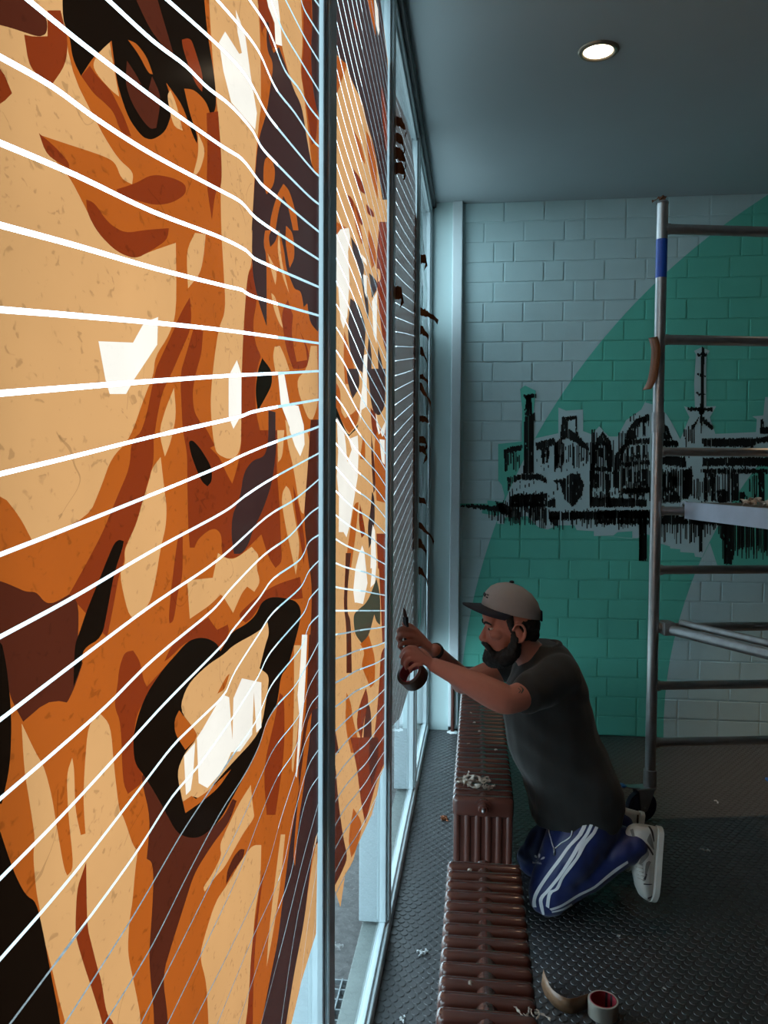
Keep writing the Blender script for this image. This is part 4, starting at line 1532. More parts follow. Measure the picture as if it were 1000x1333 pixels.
def crumple(name, label, c, size, m, n=5, seed=1, cat='scrap', wid=0.02):
    """Loose knot of torn tape: several twisted ribbons"""
    r_ = random.Random(seed)
    root = thing(name, label, cat, c)
    for k in range(n):
        a = r_.uniform(0, 2 * PI)
        q = Vector((r_.uniform(-.5, .5) * size[0], r_.uniform(-.5, .5) * size[1], size[2] * .25))
        pts, sd = [], []
        L_ = r_.uniform(.5, 1.0) * max(size)
        for i in range(8):
            pts.append((q.x, q.y, max(.003, q.z)))
            a += r_.uniform(-1.0, 1.0)
            q = q + Vector((math.cos(a), math.sin(a), r_.uniform(-.7, .7))) * L_ / 8
            q.z = min(max(q.z, .004), size[2])
            sd.append((r_.uniform(-1, 1), r_.uniform(-1, 1), r_.uniform(.1, 1)))
        P = smooth_path(pts, 3)
        SD = []
        for i in range(len(P)):
            t = i / 3
            j = min(int(t), 6)
            SD.append(tuple(x * (1 - t + j) + y * (t - j) for x, y in zip(sd[j], sd[j + 1])))
        ribbon('torn_strip', P, SD, r_.uniform(.5, 1) * wid, m).parent = root
    return root


M_SCRAP = pmat('pale_crumpled_tape', (0.42, 0.36, 0.29), 0.3, 0, .3, 60, spec=.7)
M_PAPER = pmat('white_paper_scrap', (0.72, 0.74, 0.75), 0.7)
M_LEAF = pmat('dry_leaf', (0.30, 0.085, 0.025), 0.6, 0, .3, 60)
c1 = hit(612, 1021, 2, RZT)
crumple('tape_scrap', 'pale crumpled tape knot lying on the far radiator near its end', (c1.x, c1.y, RZT + .003), (.10, .07, .035), M_SCRAP, 11, 4, wid=.018)
c1 = hit(638, 1027, 2, RZT)
crumple('tape_scrap', 'small glittering tape crumple beside the larger knot on the far radiator', (c1.x, c1.y, RZT + .003), (.045, .03, .02), M_SCRAP, 8, 9, wid=.012)
c1 = hit(690, 1329, 2, RZT)
crumple('tape_scrap', 'curled pale tape shred on the front radiator edge', (c1.x, c1.y, RZT + .003), (.05, .03, .02), M_SCRAP, 5, 12, wid=.006)
c1 = hit(548, 1243, 2, 0)
crumple('paper_scrap', 'torn white scrap on the studded floor between window and radiator', (c1.x, c1.y, .003), (.035, .025, .012), M_PAPER, 4, 21, wid=.018)
c1 = hit(583, 1068, 2, 0)
crumple('dry_leaf', 'dry orange leaf on the floor against the radiator foot', (c1.x - .005, c1.y, .003), (.03, .03, .03), M_LEAF, 5, 31, 'leaf', .03)
c1 = hit(804, 1220, 2, 0)
crumple('paper_scrap', 'tiny pale scrap on open floor below the white shoe', (c1.x, c1.y, .003), (.025, .02, .008), M_PAPER, 3, 33, wid=.008)
c1 = hit(921, 1109, 2, 0)
crumple('paper_scrap', 'small white scrap on the floor in front of the blue pedal caster', (c1.x, c1.y, .003), (.025, .02, .008), M_PAPER, 3, 35, wid=.010)
c1 = hit(932, 1045, 2, 0)
crumple('paper_scrap', 'white fleck on the warmly lit floor beneath the scaffold', (c1.x, c1.y, .003), (.02, .02, .006), M_PAPER, 3, 36, wid=.008)
c1 = hit(865, 1289, 2, 0)
crumple('paper_scrap', 'tiny pale crumb on the floor past the beige tape roll', (c1.x, c1.y, .003), (.015, .015, .006), M_PAPER, 2, 38, wid=.007)
c1 = hit(523, 1329, 2, 0)
crumple('paper_scrap', 'grey flake on the floor strip beside the bottom window rail', (c1.x, c1.y, .003), (.02, .02, .008), M_PAPER, 3, 39, wid=.012)
fl = random.Random(8)
for k, (px, py) in enumerate([(613, 929), (616, 941), (623, 953), (611, 968), (644, 977), (605, 1020), (609, 1133), (612, 1283)]):
    c1 = hit(px, py, 2, RZT)
    o = ribbon('tape_fleck', [(0, 0, 0), (.006, .002, .002), (.012, 0, .001)], (0, 1, .3), .008, M_SCRAP)
    o.location = (c1.x, c1.y, RZT + .002)
    o.rotation_euler = (0, 0, fl.uniform(0, 6))
    tag(o, 'tiny shiny tape fleck lying on the ribs of the %s radiator' % ('long far' if py < 1100 else 'front'), 'scrap', 'tape flecks on the radiators')
# scraps on the scaffold
t0 = SP + Vector((0, 0, z_top + .006))
crumple('tape_scrap', 'brown tape scrap stuck on top of the scaffold post', t0, (.05, .03, .05), M_BROWNT, 4, 41, wid=.02)
pz0 = [SP + Vector((-.032, -.022, zat(852, y))) for y in (440, 455, 475, 495, 508)]
pts = [pz0[0] + Vector((-.004, 0, 0)), pz0[1] + Vector((.006, -.02, 0)), pz0[2] + Vector((.004, -.018, 0)), pz0[3] + Vector((-.006, -.012, 0)), pz0[4] + Vector((-.028, -.012, 0))]
o = ribbon('tape_strip', smooth_path([tuple(q) for q in pts], 4), (1, -.5, .1), .042, M_BROWNT)
tag(o, 'brown tape strip hanging on the scaffold post under the blue band', 'tape')
cc = SP + S(0.27, .52, pz + .046)
crumple('tape_scrap', 'crumpled tape heap lying on the scaffold walk deck', cc, (.16, .10, .05), M_SCRAP, 12, 47, wid=.03)

# ================================================================== PERSON
M_SKIN = pmat('skin', (0.46, 0.18, 0.128), 0.5, 0, .08, 30, 0.12, 300, spec=.4)
M_SHIRT = pmat('charcoal_cotton', (0.013, 0.014, 0.0138), 0.85, 0, .2, 60, 0.25, 500, sheen=.15)
M_PANTS = pmat('navy_track_fabric', (0.006, 0.016, 0.10), 0.5, 0, .15, 40, 0.1, 300, sheen=.2)
M_STRIPE = pmat('white_stripe', (0.72, 0.74, 0.78), 0.6, 0, .05, 60)
M_HAIR = pmat('dark_hair', (0.006, 0.005, 0.0045), 0.7, 0, .4, 150, 0.9, 250)
M_CAP = pmat('grey_cap_cloth', (0.30, 0.275, 0.265), 0.85, 0, .06, 60, 0.15, 500)
M_BRIM = pmat('navy_brim_cloth', (0.008, 0.009, 0.018), 0.75, 0, .1, 80)
M_SHOE = pmat('white_shoe_leather', (0.46, 0.46, 0.43), 0.5, 0, .12, 40)
M_SHOE_D = pmat('shoe_dark_trim', (0.02, 0.02, 0.022), 0.55)
M_SHOE_G = pmat('shoe_grey_mesh', (0.16, 0.16, 0.15), 0.8, 0, .1, 90)
M_SOLE = pmat('shoe_sole', (0.50, 0.50, 0.46), 0.6, 0, .08, 40)
M_EYE = pmat('eye_white', (0.58, 0.54, 0.50), 0.2, 0, 0, 10)
M_INKT = pmat('tattoo_ink', (0.05, 0.07, 0.065), 0.6)

kn = at(712, 1180, 3.02)
man = thing('person', 'bearded person in grey cap, dark t-shirt and blue striped track pants kneeling at the window', 'person', (0.42, 3.12, 0))


def K(o):
    return keep(o, man)


HS = 1.0
HC = at(665.5, 815, 3.06)
HM = Matrix.Translation(HC) @ Matrix.Rotation(math.radians(180 + 9), 4, 'Z') @ Matrix.Rotation(math.radians(2), 4, 'Y') @ Matrix.Scale(1.0, 4)
# local head frame: +x forward, -y turned toward the lens side after the half turn -> use +/- symmetric parts


def HL(x, y, z):
    return HM @ Vector((x, y, z))


body = bmesh.new()


def ell(bm, c, r, rot=None):
    M = HM.copy()
    M.translation = (0, 0, 0)
    if rot is not None:
        M = M @ rot
    add_sphere(bm, HL(*c), r, M)


def hl(bm, pts, n=14):
    add_limb(bm, [(*HL(*p[:3]), p[3]) for p in pts], n, 4)


# ---- head
ell(body, (-.010, 0, .030), (.098, .080, .100))
ell(body, (.040, 0, -.028), (.060, .063, .088))
ell(body, (.030, 0, -.085), (.060, .056, .042))
ell(body, (.082, 0, .020), (.024, .050, .016))
ell(body, (.075, 0, .050), (.035, .055, .040))
hl(body, [(.092, 0, .004, .009), (.102, 0, -.018, .0105), (.113, 0, -.040, .0125)])
ell(body, (.108, 0, -.046), (.014, .013, .011))
for s in (-1, 1):
    ell(body, (.098, s * .014, -.050), (.012, .009, .008))
    ell(body, (.062, s * .044, -.022), (.030, .022, .022))
    ell(body, (.0865, s * .033, .0105), (.0115, .019, .0075))
    ell(body, (.084, s * .034, -.0105), (.011, .019, .0068))
    ell(body, (-.012, s * .083, -.014), (.016, .007, .026), Matrix.Rotation(.25, 4, 'Y'))
    # ear rim
    rim = [(-.012 + .024 * math.cos(a), s * .089, -.010 + .034 * math.sin(a), .0055) for a in [math.radians(d) for d in (20, 60, 95, 135, 175, 215, 250)]]
    hl(body, rim, 10)
    ell(body, (-.006, s * .086, -.042), (.010, .006, .012))
ell(body, (.094, 0, -.068), (.012, .024, .007))
ell(body, (.092, 0, -.080), (.012, .021, .007))
ell(body, (.086, 0, -.102), (.018, .026, .020))
neck_top = HL(-.022, 0, -.06)
add_limb(body, [(*neck_top, .058), (*at(690, 852, 3.09), .062), (*at(708, 878, 3.12), .085)], 18)
# ---- torso core and hips (under the clothes)
add_limb(body, [(*at(712, 890, 3.13), .13), (*at(722, 940, 3.14), .135), (*at(740, 1000, 3.14), .14), (*at(760, 1050, 3.14), .13)], 20)
add_limb(body, [(*at(722, 884, 3.00), .07), (*at(715, 880, 3.13), .10), (*at(700, 872, 3.32), .07)], 16)
# ---- left arm (camera side)
EL = at(664, 911, 2.84)
WR = at(566, 866, 2.865)
add_limb(body, [(*at(722, 884, 2.99), .066), (*at(697, 898, 2.92), .055), (*EL, .050), (*at(648, 906, 2.835), .054), (*at(622, 893, 2.84), .049),
                (*at(594, 879, 2.85), .037), (*WR, .027)], 20)
# ---- right arm
WR2 = at(566, 847, 2.96)
add_limb(body, [(*at(690, 868, 3.33), .062), (*at(650, 872, 3.33), .052), (*at(607, 888, 3.22), .046), (*at(600, 883, 3.16), .047), (*at(585, 868, 3.07), .040), (*WR2, .027)], 20)


def finger(bm, pts):
    add_limb(bm, [(*at(u, v, y), r) for u, v, y, r in pts], 12, 4)


# left hand: back of the hand faces the room, fingers bent over the tape roll
for mc in [(541, 845, 2.858), (540, 851, 2.848), (543, 858, 2.846), (547, 864, 2.850)]:
    finger(body, [(562, 864, 2.862, .019), (551, 857, 2.855, .017), (*mc, .0115)])
finger(body, [(541, 845, 2.858, .0112), (533, 843, 2.855, .0098), (526, 848, 2.868, .0088), (522, 855, 2.885, .0078)])
finger(body, [(540, 851, 2.848, .0112), (531, 850, 2.845, .0098), (525, 857, 2.858, .0088), (524, 864, 2.878, .0078)])
finger(body, [(543, 858, 2.846, .0108), (534, 858, 2.842, .0095), (529, 864, 2.852, .0085), (529, 870, 2.870, .0075)])
finger(body, [(547, 864, 2.850, .0098), (540, 866, 2.845, .0085), (535, 870, 2.853, .0076), (535, 874, 2.866, .0068)])
finger(body, [(560, 862, 2.875, .017), (551, 850, 2.895, .014), (541, 846, 2.905, .0105), (532, 852, 2.905, .009)])
# right hand: fist around the cutter, thumb on its back
for mc in [(540, 822, 2.935), (537, 828, 2.925), (536, 836, 2.922), (538, 843, 2.925)]:
    finger(body, [(560, 845, 2.955, .020), (549, 835, 2.945, .018), (*mc, .0118)])
finger(body, [(540, 822, 2.935, .0115), (527, 818, 2.915, .0100), (519, 821, 2.918, .009), (524, 829, 2.935, .008)])
finger(body, [(537, 828, 2.925, .0115), (524, 827, 2.908, .0100), (518, 831, 2.914, .009), (525, 838, 2.932, .008)])
finger(body, [(536, 836, 2.922, .0108), (525, 837, 2.906, .0095), (520, 841, 2.914, .0086), (526, 847, 2.930, .0078)])
finger(body, [(538, 843, 2.925, .0098), (529, 846, 2.910, .0085), (525, 850, 2.918, .0078), (530, 853, 2.930, .007)])
finger(body, [(556, 840, 2.965, .018), (545, 826, 2.958, .0145), (535, 816, 2.945, .0115), (526, 812, 2.930, .0095)])
# ---- legs core
add_limb(body, [(*at(772, 1058, 3.04), .085), (*at(742, 1110, 3.02), .065), (*at(722, 1150, 2.99), .042), (*at(750, 1144, 2.99), .038), (*at(785, 1126, 3.0), .032), (*at(826, 1104, 3.0), .030)], 16)
add_limb(body, [(*at(768, 1055, 3.26), .085), (*at(730, 1095, 3.32), .075), (*at(706, 1110, 3.34), .045), (*at(750, 1098, 3.34), .040), (*at(805, 1072, 3.34), .032)], 16)
K(baked('body', body, M_SKIN, None, 0.0036, 5))

# ---- eyes, brows
for s in (-1, 1):
    b = bmesh.new()
    add_sphere(b, HL(.0798, s * .033, .0005), .0125, u=16, v=12)
    eye = K(bm_obj('eye', b, M_EYE, smooth=True))
    b = bmesh.new()
    add_sphere(b, HL(.0880, s * .0350, -.001), (.0062), u=12, v=10)
    o = bm_obj('iris', b, M_HAIR, smooth=True)
    o.parent = eye
    b = bmesh.new()
    add_limb(b, [(*HL(.105, s * .014, .016), .0035), (*HL(.102, s * .030, .024), .0048), (*HL(.086, s * .050, .018), .003)], 8)
    K(bm_obj('eyebrow', b, M_HAIR, smooth=True))
# ---- beard and hair
b = bmesh.new()
for s in (-1, 1):
    hl(b, [(.004, s * .077, -.018, .012), (.000, s * .074, -.048, .020), (.010, s * .066, -.085, .030), (.040, s * .045, -.112, .036), (.070, s * .016, -.118, .036)])
    hl(b, [(.106, 0, -.060, .010), (.100, s * .022, -.066, .010), (.086, s * .038, -.084, .012), (.070, s * .044, -.105, .018)])
ell(b, (.066, 0, -.118), (.046, .046, .040))
ell(b, (.088, 0, -.100), (.020, .026, .018))
beard = baked('beard', b, M_HAIR, None, 0.004, 3)
puff(beard, lambda p: 0.004 * noise.noise(p * 90) + .002 * noise.noise(p * 220))
K(beard)
b = bmesh.new()
ell(b, (-.032, 0, .005), (.080, .083, .070))
for s in (-1, 1):
    hl(b, [(.018, s * .072, .050, .014), (.016, s * .076, .020, .013), (.006, s * .079, -.012, .010)])
hl(b, [(-.075, .02, -.03, .03), (-.075, -.02, -.03, .03)])
hair = baked('hair', b, M_HAIR, None, 0.004, 3)
puff(hair, lambda p: 0.003 * noise.noise(p * 120))
K(hair)

# ---- cap
RG = [((.110, .082), (-.110, .024), .088), ((.112, .086), (-.112, .028), .090), ((.104, .112), (-.112, .055), .089), ((.093, .136), (-.104, .088), .084), ((.074, .155), (-.080, .122), .072),
      ((.050, .165), (-.048, .148), .050), ((.022, .168), (-.016, .162), .024), ((.004, .168), (-.004, .167), .005)]
n = 36
vv, ff = [], []
for (fx, fz), (bx, bz), hw in RG:
    for k in range(n):
        a = 2 * PI * k / n
        t = (1 + math.cos(a)) / 2
        cx, cz = bx + (fx - bx) * t, bz + (fz - bz) * t
        sq = math.copysign(abs(math.sin(a)) ** .9, math.sin(a))
        vv.append(HL(cx, hw * sq, cz))
for i in range(len(RG) - 1):
    for k in range(n):
        ff.append((i * n + k, i * n + (k + 1) % n, (i + 1) * n + (k + 1) % n, (i + 1) * n + k))
ff.append(tuple((len(RG) - 1) * n + k for k in range(n)))
cap = thing('cap_group_holder', 'x', 'x') if False else None
crown = K(mesh_obj('cap', vv, ff, M_CAP, None, True))
crown['label'] = 'light grey cap with a flat dark brim'
# brim
vv, ff = [], []
m = 24
for i in range(m + 1):
    a = math.radians(-82 + 164 * i / m)
    t = (1 + math.cos(a)) / 2
    fx, fz = .108, .086
    bx, bz = -.110, .026
    x0, z0 = bx + (fx - bx) * t, bz + (fz - bz) * t
    y0 = .088 * math.sin(a)
    ext = .080 * math.cos(a * .98) ** .55 if math.cos(a * .98) > 0 else 0
    for j, q in enumerate((0, .5, 1)):
        zz = z0 + ext * q * .10 - .022 * (abs(math.sin(a)) ** 2) * q
        for th in (.003, -.003):
            vv.append(HL(x0 + ext * q - .004, y0 * (1 + .02 * q), zz + th))
for i in range(m):
    for j in range(2):
        k = i * 6 + j * 2
        ff.append((k, k + 2, k + 8, k + 6))
        ff.append((k + 1, k + 7, k + 9, k + 3))
    k = i * 6
    ff.append((k + 4, k + 5, k + 11, k + 10))
    ff.append((k, k + 6, k + 7, k + 1))
br = mesh_obj('brim', vv, ff, M_BRIM, None, True)
br.data.set_sharp_from_angle(angle=math.radians(50))
br.parent = crown
b = bmesh.new()
add_sphere(b, HL(-.006, 0, .169), (.010, .010, .006), u=14, v=8)
o = bm_obj('cap_button', b, M_BRIM, smooth=True)
o.parent = crown
b = bmesh.new()
add_box(b, (-.004, -.024, -.02), (.004, .024, .02), .002, 1, HM @ Matrix.Translation((-.113, 0, .038)))
o = bm_obj('back_strap', b, M_BRIM)
o.parent = crown
for k, (y, z, w, h) in enumerate(((.030, .128, .010, .004), (.033, .119, .006, .004), (.008, .124, .016, .012), (-.018, .124, .014, .012))):
    b = bmesh.new()
    xf = .104 - (z - .112) * .46 - abs(y) * .16
    add_box(b, (-.003, -w / 2, -h / 2), (.003, w / 2, h / 2), 0, 1, HM @ Matrix.Translation((xf, y, z)) @ Matrix.Rotation(-.42, 4, 'Y'))
    o = bm_obj('cap_emblem', b, M_BRIM)
    o.parent = crown

# ---- t-shirt
b = bmesh.new()
TY = 3.13
SIL = [(1060, 690, 808, .205), (1042, 688, 812, .210), (1018, 683, 809, .208), (990, 668, 797, .200), (955, 658, 780, .195), (920, 655, 770, .195), (892, 660, 764, .200),
       (872, 668, 757, .205), (856, 678, 749, .165), (845, 684, 741, .115), (836, 690, 731, .080)]
rings = []
for (py, xl, xr, hy) in SIL:
    A, B = at(xl, py, TY), at(xr, py, TY)
    c = (A + B) / 2
    hx = (B.x - A.x) / 2
    r = []
    for k in range(36):
        a = 2 * PI * k / 36
        sx = math.copysign(abs(math.cos(a)) ** .85, math.cos(a))
        sy = math.copysign(abs(math.sin(a)) ** .85, math.sin(a))
        r.append(Vector((c.x + hx * sx, TY + hy * sy, c.z)))
    rings.append(r)
add_loft(b, rings)
# sleeves
add_limb(b, [(*at(728, 880, 3.02), .088), (*at(708, 892, 2.955), .080), (*at(690, 902, 2.905), .074)], 20)
add_limb(b, [(*at(700, 866, 3.30), .080), (*at(668, 868, 3.335), .070), (*at(652, 868, 3.335), .064)], 20)
shirt = baked('t_shirt', b, M_SHIRT, None, 0.0065, 7)


def shirt_fold(p_):
    fold = .010 * noise.noise((p_.x * 9, p_.y * 9, p_.z * 2.2)) + .005 * noise.noise((p_.x * 22, p_.y * 22, p_.z * 7))
    diag = .004 * math.sin((p_.x * .9 + p_.z * 1.4) * 40 + 3 * noise.noise(p_ * 5))
    k = max(0.0, min(1.0, (1.0 - p_.z) * 2))
    return fold * (0.4 + .6 * k) + diag * .6


puff(shirt, shirt_fold)
K(shirt)
# collar
b = bmesh.new()
cpts = []
for k in range(25):
    a = 2 * PI * k / 24
    c = at(706, 842, 3.125)
    cpts.append(c + Vector((.066 * math.cos(a), .078 * math.sin(a), .016 * math.cos(a) - .004)))
add_tube(b, cpts, .012, 8, False)
o = bm_obj('collar', b, M_SHIRT, smooth=True)
o.parent = shirt
o.matrix_parent_inverse = shirt.matrix_basis.inverted()

# ---- track pants
b = bmesh.new()
add_limb(b, [(*at(766, 1056, 3.06), .115), (*at(760, 1080, 3.035), .122), (*at(742, 1112, 3.01), .112), (*at(722, 1146, 2.99), .088), (*at(714, 1163, 2.985), .078)], 24)
add_limb(b, [(*at(716, 1160, 2.985), .076), (*at(746, 1146, 2.99), .072), (*at(780, 1128, 3.0), .062), (*at(810, 1110, 3.0), .054), (*at(828, 1100, 3.01), .048)], 20)
add_limb(b, [(*at(762, 1096, 3.03), .085), (*at(788, 1096, 3.04), .075), (*at(806, 1092, 3.05), .055)], 20)
add_limb(b, [(*at(762, 1052, 3.22), .11), (*at(745, 1075, 3.27), .112), (*at(715, 1102, 3.32), .095), (*at(698, 1118, 3.34), .078)], 20)
add_limb(b, [(*at(700, 1116, 3.34), .076), (*at(745, 1100, 3.34), .07), (*at(795, 1078, 3.34), .055), (*at(808, 1070, 3.34), .05)], 20)
add_limb(b, [(*at(764, 1050, 3.07), .115), (*at(764, 1050, 3.2), .115)], 20)
pants = baked('track_pants', b, M_PANTS, None, 0.0065, 7)
puff(pants, lambda p_: .006 * noise.noise((p_.x * 14, p_.y * 10, p_.z * 14)) + .0035 * noise.noise((p_.x * 35, p_.y * 20, p_.z * 25)))
for v in pants.data.vertices:
    if v.co.z < .004:
        v.co.z = .004
K(pants)


def bvh_of(o):
    me = o.data
    off = man.location * 0
    return BVHTree.FromPolygons([v.co.copy() for v in me.vertices], [tuple(p_.vertices) for p_ in me.polygons])


def project(bv, px, py, lift):
    d = ray(px, py).normalized()
    loc, nor, _, _ = bv.ray_cast(CAM, d)
    if loc is None:
        return None, None
    if nor.dot(d) > 0:
        nor = -nor
    return loc + nor * lift, nor


def surf_band(bv, name, left, right, m, parent, lift=.0022, n=28):
    """Band lying on a surface between two photo polylines"""
    Lp, Rp = smooth_path(left, 8), smooth_path(right, 8)
    vv, ff = [], []
    prev = None
    runs = [[]]
    for i in range(n + 1):
        t = i / n
        a = Lp[min(int(t * (len(Lp) - 1)), len(Lp) - 1)]
        c = Rp[min(int(t * (len(Rp) - 1)), len(Rp) - 1)]
        row = []
        for q in (0, .5, 1):
            u = (a[0] + (c[0] - a[0]) * q, a[1] + (c[1] - a[1]) * q)
            P, _ = project(bv, u[0], u[1], lift)
            row.append(P)
        if any(r is None for r in row):
            runs.append([])
            continue
        runs[-1].append(row)
    best = max(runs, key=len)
    for i, row in enumerate(best):
        vv += row
        if i:
            k, prev = 3 * i, 3 * i - 3
            ff += [(prev, prev + 1, k + 1, k), (prev + 1, prev + 2, k + 2, k + 1)]
    if not ff:
        return None
    o = mesh_obj(name, vv, ff, m, None, True)
    o.parent = parent
    o.matrix_parent_inverse = Matrix.Identity(4)
    return o


bv = bvh_of(pants)
C5 = lambda pts: [(640 + u / 3.846, 1000 + v / 3.846) for u, v in pts]
ST = [([(478, 224), (440, 320), (380, 390), (330, 460), (270, 540), (225, 610), (207, 660), (212, 705), (235, 735)],
       [(496, 224), (460, 325), (400, 390), (350, 460), (290, 540), (245, 610), (224, 660), (230, 705), (246, 735)]),
      ([(510, 224), (480, 310), (430, 380), (390, 450), (330, 540), (275, 610), (240, 650), (245, 700), (256, 732)],
       [(527, 224), (495, 315), (450, 385), (408, 455), (346, 545), (293, 612), (258, 655), (262, 700), (266, 732)]),
      ([(540, 224), (510, 310), (450, 380), (425, 440), (380, 500), (345, 550), (320, 600), (285, 620), (272, 690)],
       [(556, 224), (526, 315), (472, 385), (440, 445), (396, 505), (360, 552), (336, 604), (300, 630), (288, 700)]),
      ([(290, 702), (350, 680), (430, 630), (510, 590), (570, 540), (620, 500), (680, 462)], [(300, 712), (356, 690), (436, 641), (516, 600), (580, 550), (630, 512), (684, 474)]),
      ([(300, 716), (360, 698), (440, 650), (520, 610), (580, 555), (640, 520)], [(304, 722), (366, 706), (446, 660), (526, 620), (590, 566), (640, 534)])]
for a, c in ST:
    surf_band(bv, 'side_stripe', C5(a), C5(c), M_STRIPE, pants)
# pocket piping with zip puller
zp = C5([(375, 222), (330, 250), (298, 275), (289, 310), (298, 350), (316, 400), (350, 375), (398, 340), (405, 290), (413, 235), (405, 222)])
P = [project(bv, u, v, .0025)[0] for u, v in smooth_path(zp, 5)]
P = [q for q in P if q is not None]
b = bmesh.new()
add_tube(b, P, .0022, 6)
o = bm_obj('pocket_piping', b, M_STRIPE, smooth=True)
o.parent = pants
b = bmesh.new()
q1_, _ = project(bv, 640 + 316 / 3.846, 1000 + 398 / 3.846, .004)
q2_, _ = project(bv, 640 + 318 / 3.846, 1000 + 437 / 3.846, .004)
if q1_ and q2_:
    add_tube(b, [q1_, q2_], .004, 8)
    o = bm_obj('zip_puller', b, M_STEEL, smooth=True)
    o.parent = pants
# three leaf emblem with word below
lg = []
for (cx, cy, ang, L_) in ((241, 440, -90, 26), (226, 444, -140, 26), (258, 452, -35, 26)):
    a = math.radians(ang + 5)
    d, w = (math.cos(a), math.sin(a)), (-math.sin(a), math.cos(a))
    lg.append([(cx + d[0] * t * L_ * .5 + w[0] * s, cy + d[1] * t * L_ * .5 + w[1] * s) for t, s in ((-1, 0), (-.1, -5), (.6, -5), (1, 0), (.6, 5), (-.1, 5))])
lg.append([(222, 458), (262, 462), (262, 466), (222, 462)])
vv, ff = [], []
for poly in lg:
    P = [project(bv, *q, .002)[0] for q in C5(poly)]
    if all(P):
        k = len(vv)
        vv += P
        ff.append(tuple(range(k, k + len(P))))
if ff:
    o = mesh_obj('leaf_emblem', vv, ff, M_STRIPE)
    o.parent = pants
td = bpy.data.curves.new('word_mark', 'FONT')
td.body = 'adidas'
td.size = .02
td.align_x = 'CENTER'
to = bpy.data.objects.new('word_tmp', td)
COL.objects.link(to)
dg = bpy.context.evaluated_depsgraph_get()
dg.update()
tm = bpy.data.meshes.new_from_object(to.evaluated_get(dg))
bpy.data.objects.remove(to)
xs = [v.co.x for v in tm.vertices]
ok = True
for v in tm.vertices:
    u = 228 + (v.co.x - min(xs)) / (max(xs) - min(xs)) * 46
    w = 475 + (v.co.x - min(xs)) / (max(xs) - min(xs)) * 7 - v.co.y * 900
    P, _ = project(bv, 640 + (u - 22) / 3.846, 1000 + w / 3.846, .002)
    if P is None:
        ok = False
        break
    v.co = P
if ok:
    o = me_obj('word_mark', tm, M_STRIPE)
    o.parent = pants
# tattoo on the upper arm
bd = [o for o in man.children if o.name.startswith('body')][0]
bvb = bvh_of(bd)
for a, c in (([(676, 893), (680, 897), (678, 902)], [(679, 894), (682, 898), (679, 903)]), ([(674, 896), (677, 899), (675, 902)], [(675.5, 896), (678, 899.5), (676, 902.5)])):
    surf_band(bvb, 'tattoo', a, c, M_INKT, bd, .001, 8)
# black band on the far wrist
b = bmesh.new()
ax = (WR2 - at(585, 868, 3.07)).normalized()
c = WR2 - ax * .006
o1 = ax.orthogonal().normalized()
o2 = ax.cross(o1)
for off in (-.004, .004):
    add_tube(b, [c + ax * off + (o1 * math.cos(t) + o2 * math.sin(t)) * .0285 for t in [2 * PI * k / 24 for k in range(25)]], .0045, 8, False)
K(bm_obj('wristband', b, M_HAIR, smooth=True))

# ---- shoes: toes on the floor, soles turned away from the window


def shoe(ankle_y, toe, heel, wid):
    root = bpy.data.objects.new('shoe', None)
    COL.objects.link(root)
    keep(root, man)
    T, H = Vector(toe), Vector(heel)
    Lx = (H - T)
    ln = Lx.length
    Lx.normalize()
    up = Vector((0, -1, 0)).cross(Lx).normalized()      # from sole toward instep
    if up.x > 0:
        up = -up
    sd = Lx.cross(up).normalized()
    # stations along the length: t, half width, height of upper
    stn = [(0.00, .022, .030), (.05, .036, .050), (.15, .046, .066), (.30, .049, .078), (.45, .046, .095), (.58, .041, .112), (.70, .037, .125), (.85, .035, .122), (.95, .031, .112), (1.0, .020, .095)]
    bb = bmesh.new()
    rings = []
    for t, hw, ht in stn:
        c = T + Lx * ln * t
        r = []
        for k in range(20):
            a = 2 * PI * k / 20
            x, z = math.cos(a), math.sin(a)
            hgt = ht * (.5 + .5 * z) + .012
            ww = hw * (abs(x) ** .8) * math.copysign(1, x) * (1 - .35 * max(z, 0) ** 2)
            r.append(c + sd * ww * wid + up * hgt)
        rings.append(r)
    add_loft(bb, rings)
    upper = baked('upper', bb, M_SHOE, None, .004, 4)
    upper.parent = root
    bb = bmesh.new()
    rings = []
    for z in (0, .004, .012, .018):
        r = []
        for k in range(40):
            a = 2 * PI * k / 40
            t = .5 - .5 * math.cos(a)
            hw = 0
            for (t0, w0, _), (t1, w1, _) in zip(stn, stn[1:]):
                if t0 <= t <= t1:
                    hw = w0 + (w1 - w0) * (t - t0) / (t1 - t0)
            c = T + Lx * ln * (-.02 + 1.04 * t)
            s_ = 1 if math.sin(a) >= 0 else -1
            hw2 = (hw + .004) * min(1, abs(math.sin(a)) * 2.2 + .15)
            r.append(c + sd * s_ * hw2 * wid + up * (z + .012 * max(0, .12 - t) * 6))
        rings.append(r)
    add_loft(bb, rings)
    sole = bm_obj('sole', bb, M_SOLE, root, angle=50)
    return root, upper


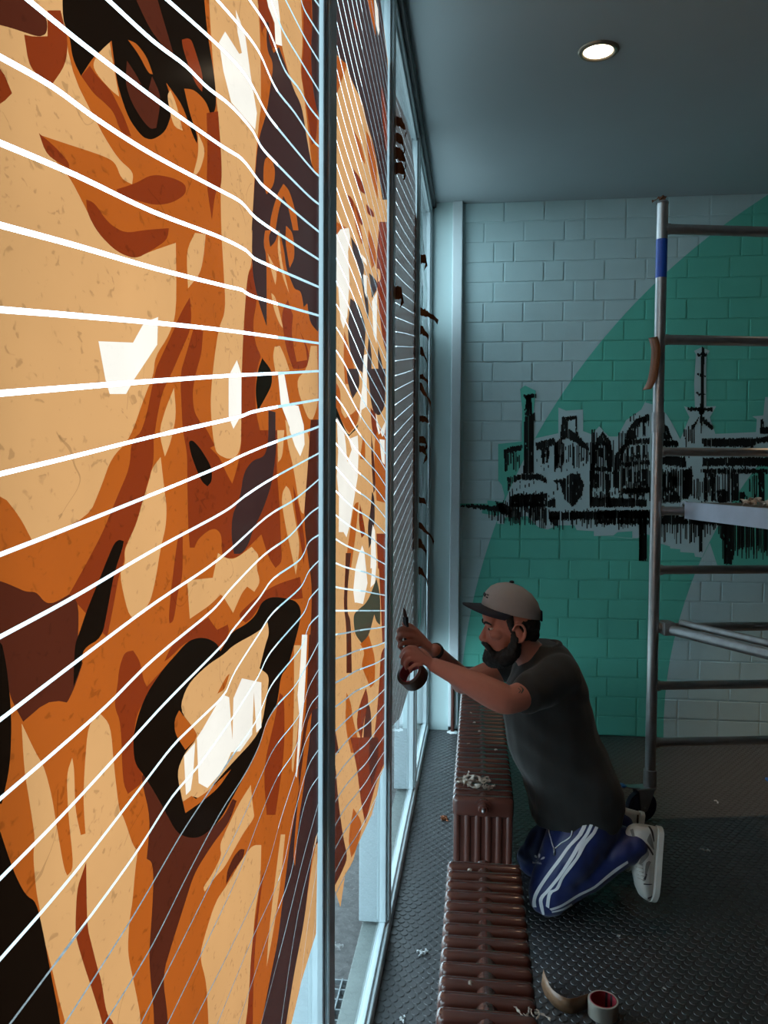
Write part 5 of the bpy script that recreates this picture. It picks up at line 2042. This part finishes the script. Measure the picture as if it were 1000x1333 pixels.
s1, u1 = shoe(3.0, at(853, 1172, 2.99), at(862, 1078, 3.03), 1.1)
s2, u2 = shoe(3.3, at(824, 1135, 3.30), at(838, 1058, 3.36), 1.0)
bvs = bvh_of(u1)
C6 = lambda pts: [(780 + u / 7.41, 1010 + v / 7.41) for u, v in pts]
for nm, a, c, mt in [('shoe_stripe', [(470, 490), (500, 540), (525, 640)], [(490, 488), (520, 540), (532, 630)], M_SHOE_D), ('shoe_stripe', [(440, 660), (480, 710), (515, 770)], [(458, 652), (495, 700), (525, 755)], M_SHOE_D),
              ('shoe_stripe', [(560, 830), (570, 900), (590, 985)], [(580, 830), (588, 900), (600, 980)], M_SHOE_D), ('mesh_panel', [(490, 555), (465, 610), (470, 640), (520, 710)], [(495, 560), (515, 630), (525, 680), (530, 712)], M_SHOE_G),
              ('mesh_panel', [(430, 690), (410, 760), (385, 850)], [(445, 690), (480, 760), (400, 860)], M_SHOE_G), ('mesh_panel', [(480, 820), (450, 850), (440, 960)], [(500, 830), (480, 880), (455, 970)], M_SHOE_G),
              ('shoe_stripe', [(455, 940), (430, 990), (420, 1010)], [(465, 950), (450, 1000), (435, 1015)], M_SHOE_D), ('shoe_stripe', [(430, 1035), (470, 1040), (510, 1040)], [(430, 1048), (470, 1052), (510, 1048)], M_SHOE_D),
              ('shoe_collar', [(300, 520), (330, 620), (350, 720), (300, 800)], [(330, 510), (350, 600), (372, 720), (330, 790)], M_SHOE_G),
              ('toe_mark', [(470, 1170), (500, 1160), (520, 1140)], [(470, 1185), (505, 1172), (528, 1152)], M_SHOE_D)]:
    surf_band(bvs, nm, C6(a), C6(c), mt, u1, .0015, 12)
# laces
b = bmesh.new()
for k in range(5):
    p0, _ = project(bvs, 780 + (345 + k * 8) / 7.41, 1010 + (840 + k * 36) / 7.41, .002)
    p1, _ = project(bvs, 780 + (420 + k * 5) / 7.41, 1010 + (860 + k * 36) / 7.41, .002)
    if p0 and p1:
        add_tube(b, [p0, (p0 + p1) / 2 + Vector((0, -.003, 0)), p1], .0025, 6)
if len(b.verts):
    o = bm_obj('laces', b, M_SOLE, smooth=True)
    o.parent = u1
bvs2 = bvh_of(u2)
surf_band(bvs2, 'shoe_stripe', C6([(365, 375), (360, 430), (365, 495)]), C6([(380, 375), (378, 430), (380, 490)]), M_SHOE_D, u2, .0015, 8)

# ================================================================== THINGS IN THE HANDS
axis = Vector((-.45, -.62, .64)).normalized()
Mr = Matrix.Translation(at(537, 879, 2.862)) @ axis.to_track_quat('Z', 'Y').to_matrix().to_4x4()
hr = tape_roll('dark brown tape roll with red core held in the front hand', Mr, 0.0515, pmat('tape_roll_dark', (0.055, 0.030, 0.020), 0.3, 0, .1, 40))
ct = thing('cutter_knife', 'black cutter knife held upright in the far fist', 'knife', at(530, 850, 2.928))
b = bmesh.new()
A, B = at(531, 853, 2.928), at(528, 803, 2.920)
M = Matrix.Translation((A + B) / 2) @ (B - A).to_track_quat('Z', 'Y').to_matrix().to_4x4()
hl_ = (B - A).length / 2
add_box(b, (-.011, -.006, -hl_), (.011, .006, hl_), .003, 2, M)
keep(bm_obj('handle', b, M_BLACKP, angle=40), ct)
b = bmesh.new()
C_ = at(527, 791, 2.918)
vv = [B + Vector((.007, 0, 0)), B + Vector((-.007, 0, 0)), C_ + Vector((-.007, 0, 0)), C_ + Vector((.004, 0, -.008))]
f1 = [b.verts.new(q + Vector((0, -.0012, 0))) for q in vv]
f2 = [b.verts.new(q + Vector((0, .0012, 0))) for q in vv]
b.faces.new(f1)
b.faces.new(f2[::-1])
for k in range(4):
    b.faces.new((f1[k], f1[(k + 1) % 4], f2[(k + 1) % 4], f2[k]))
keep(bm_obj('blade', b, pmat('dark_blade', (.05, .05, .055), .35, .8)), ct)
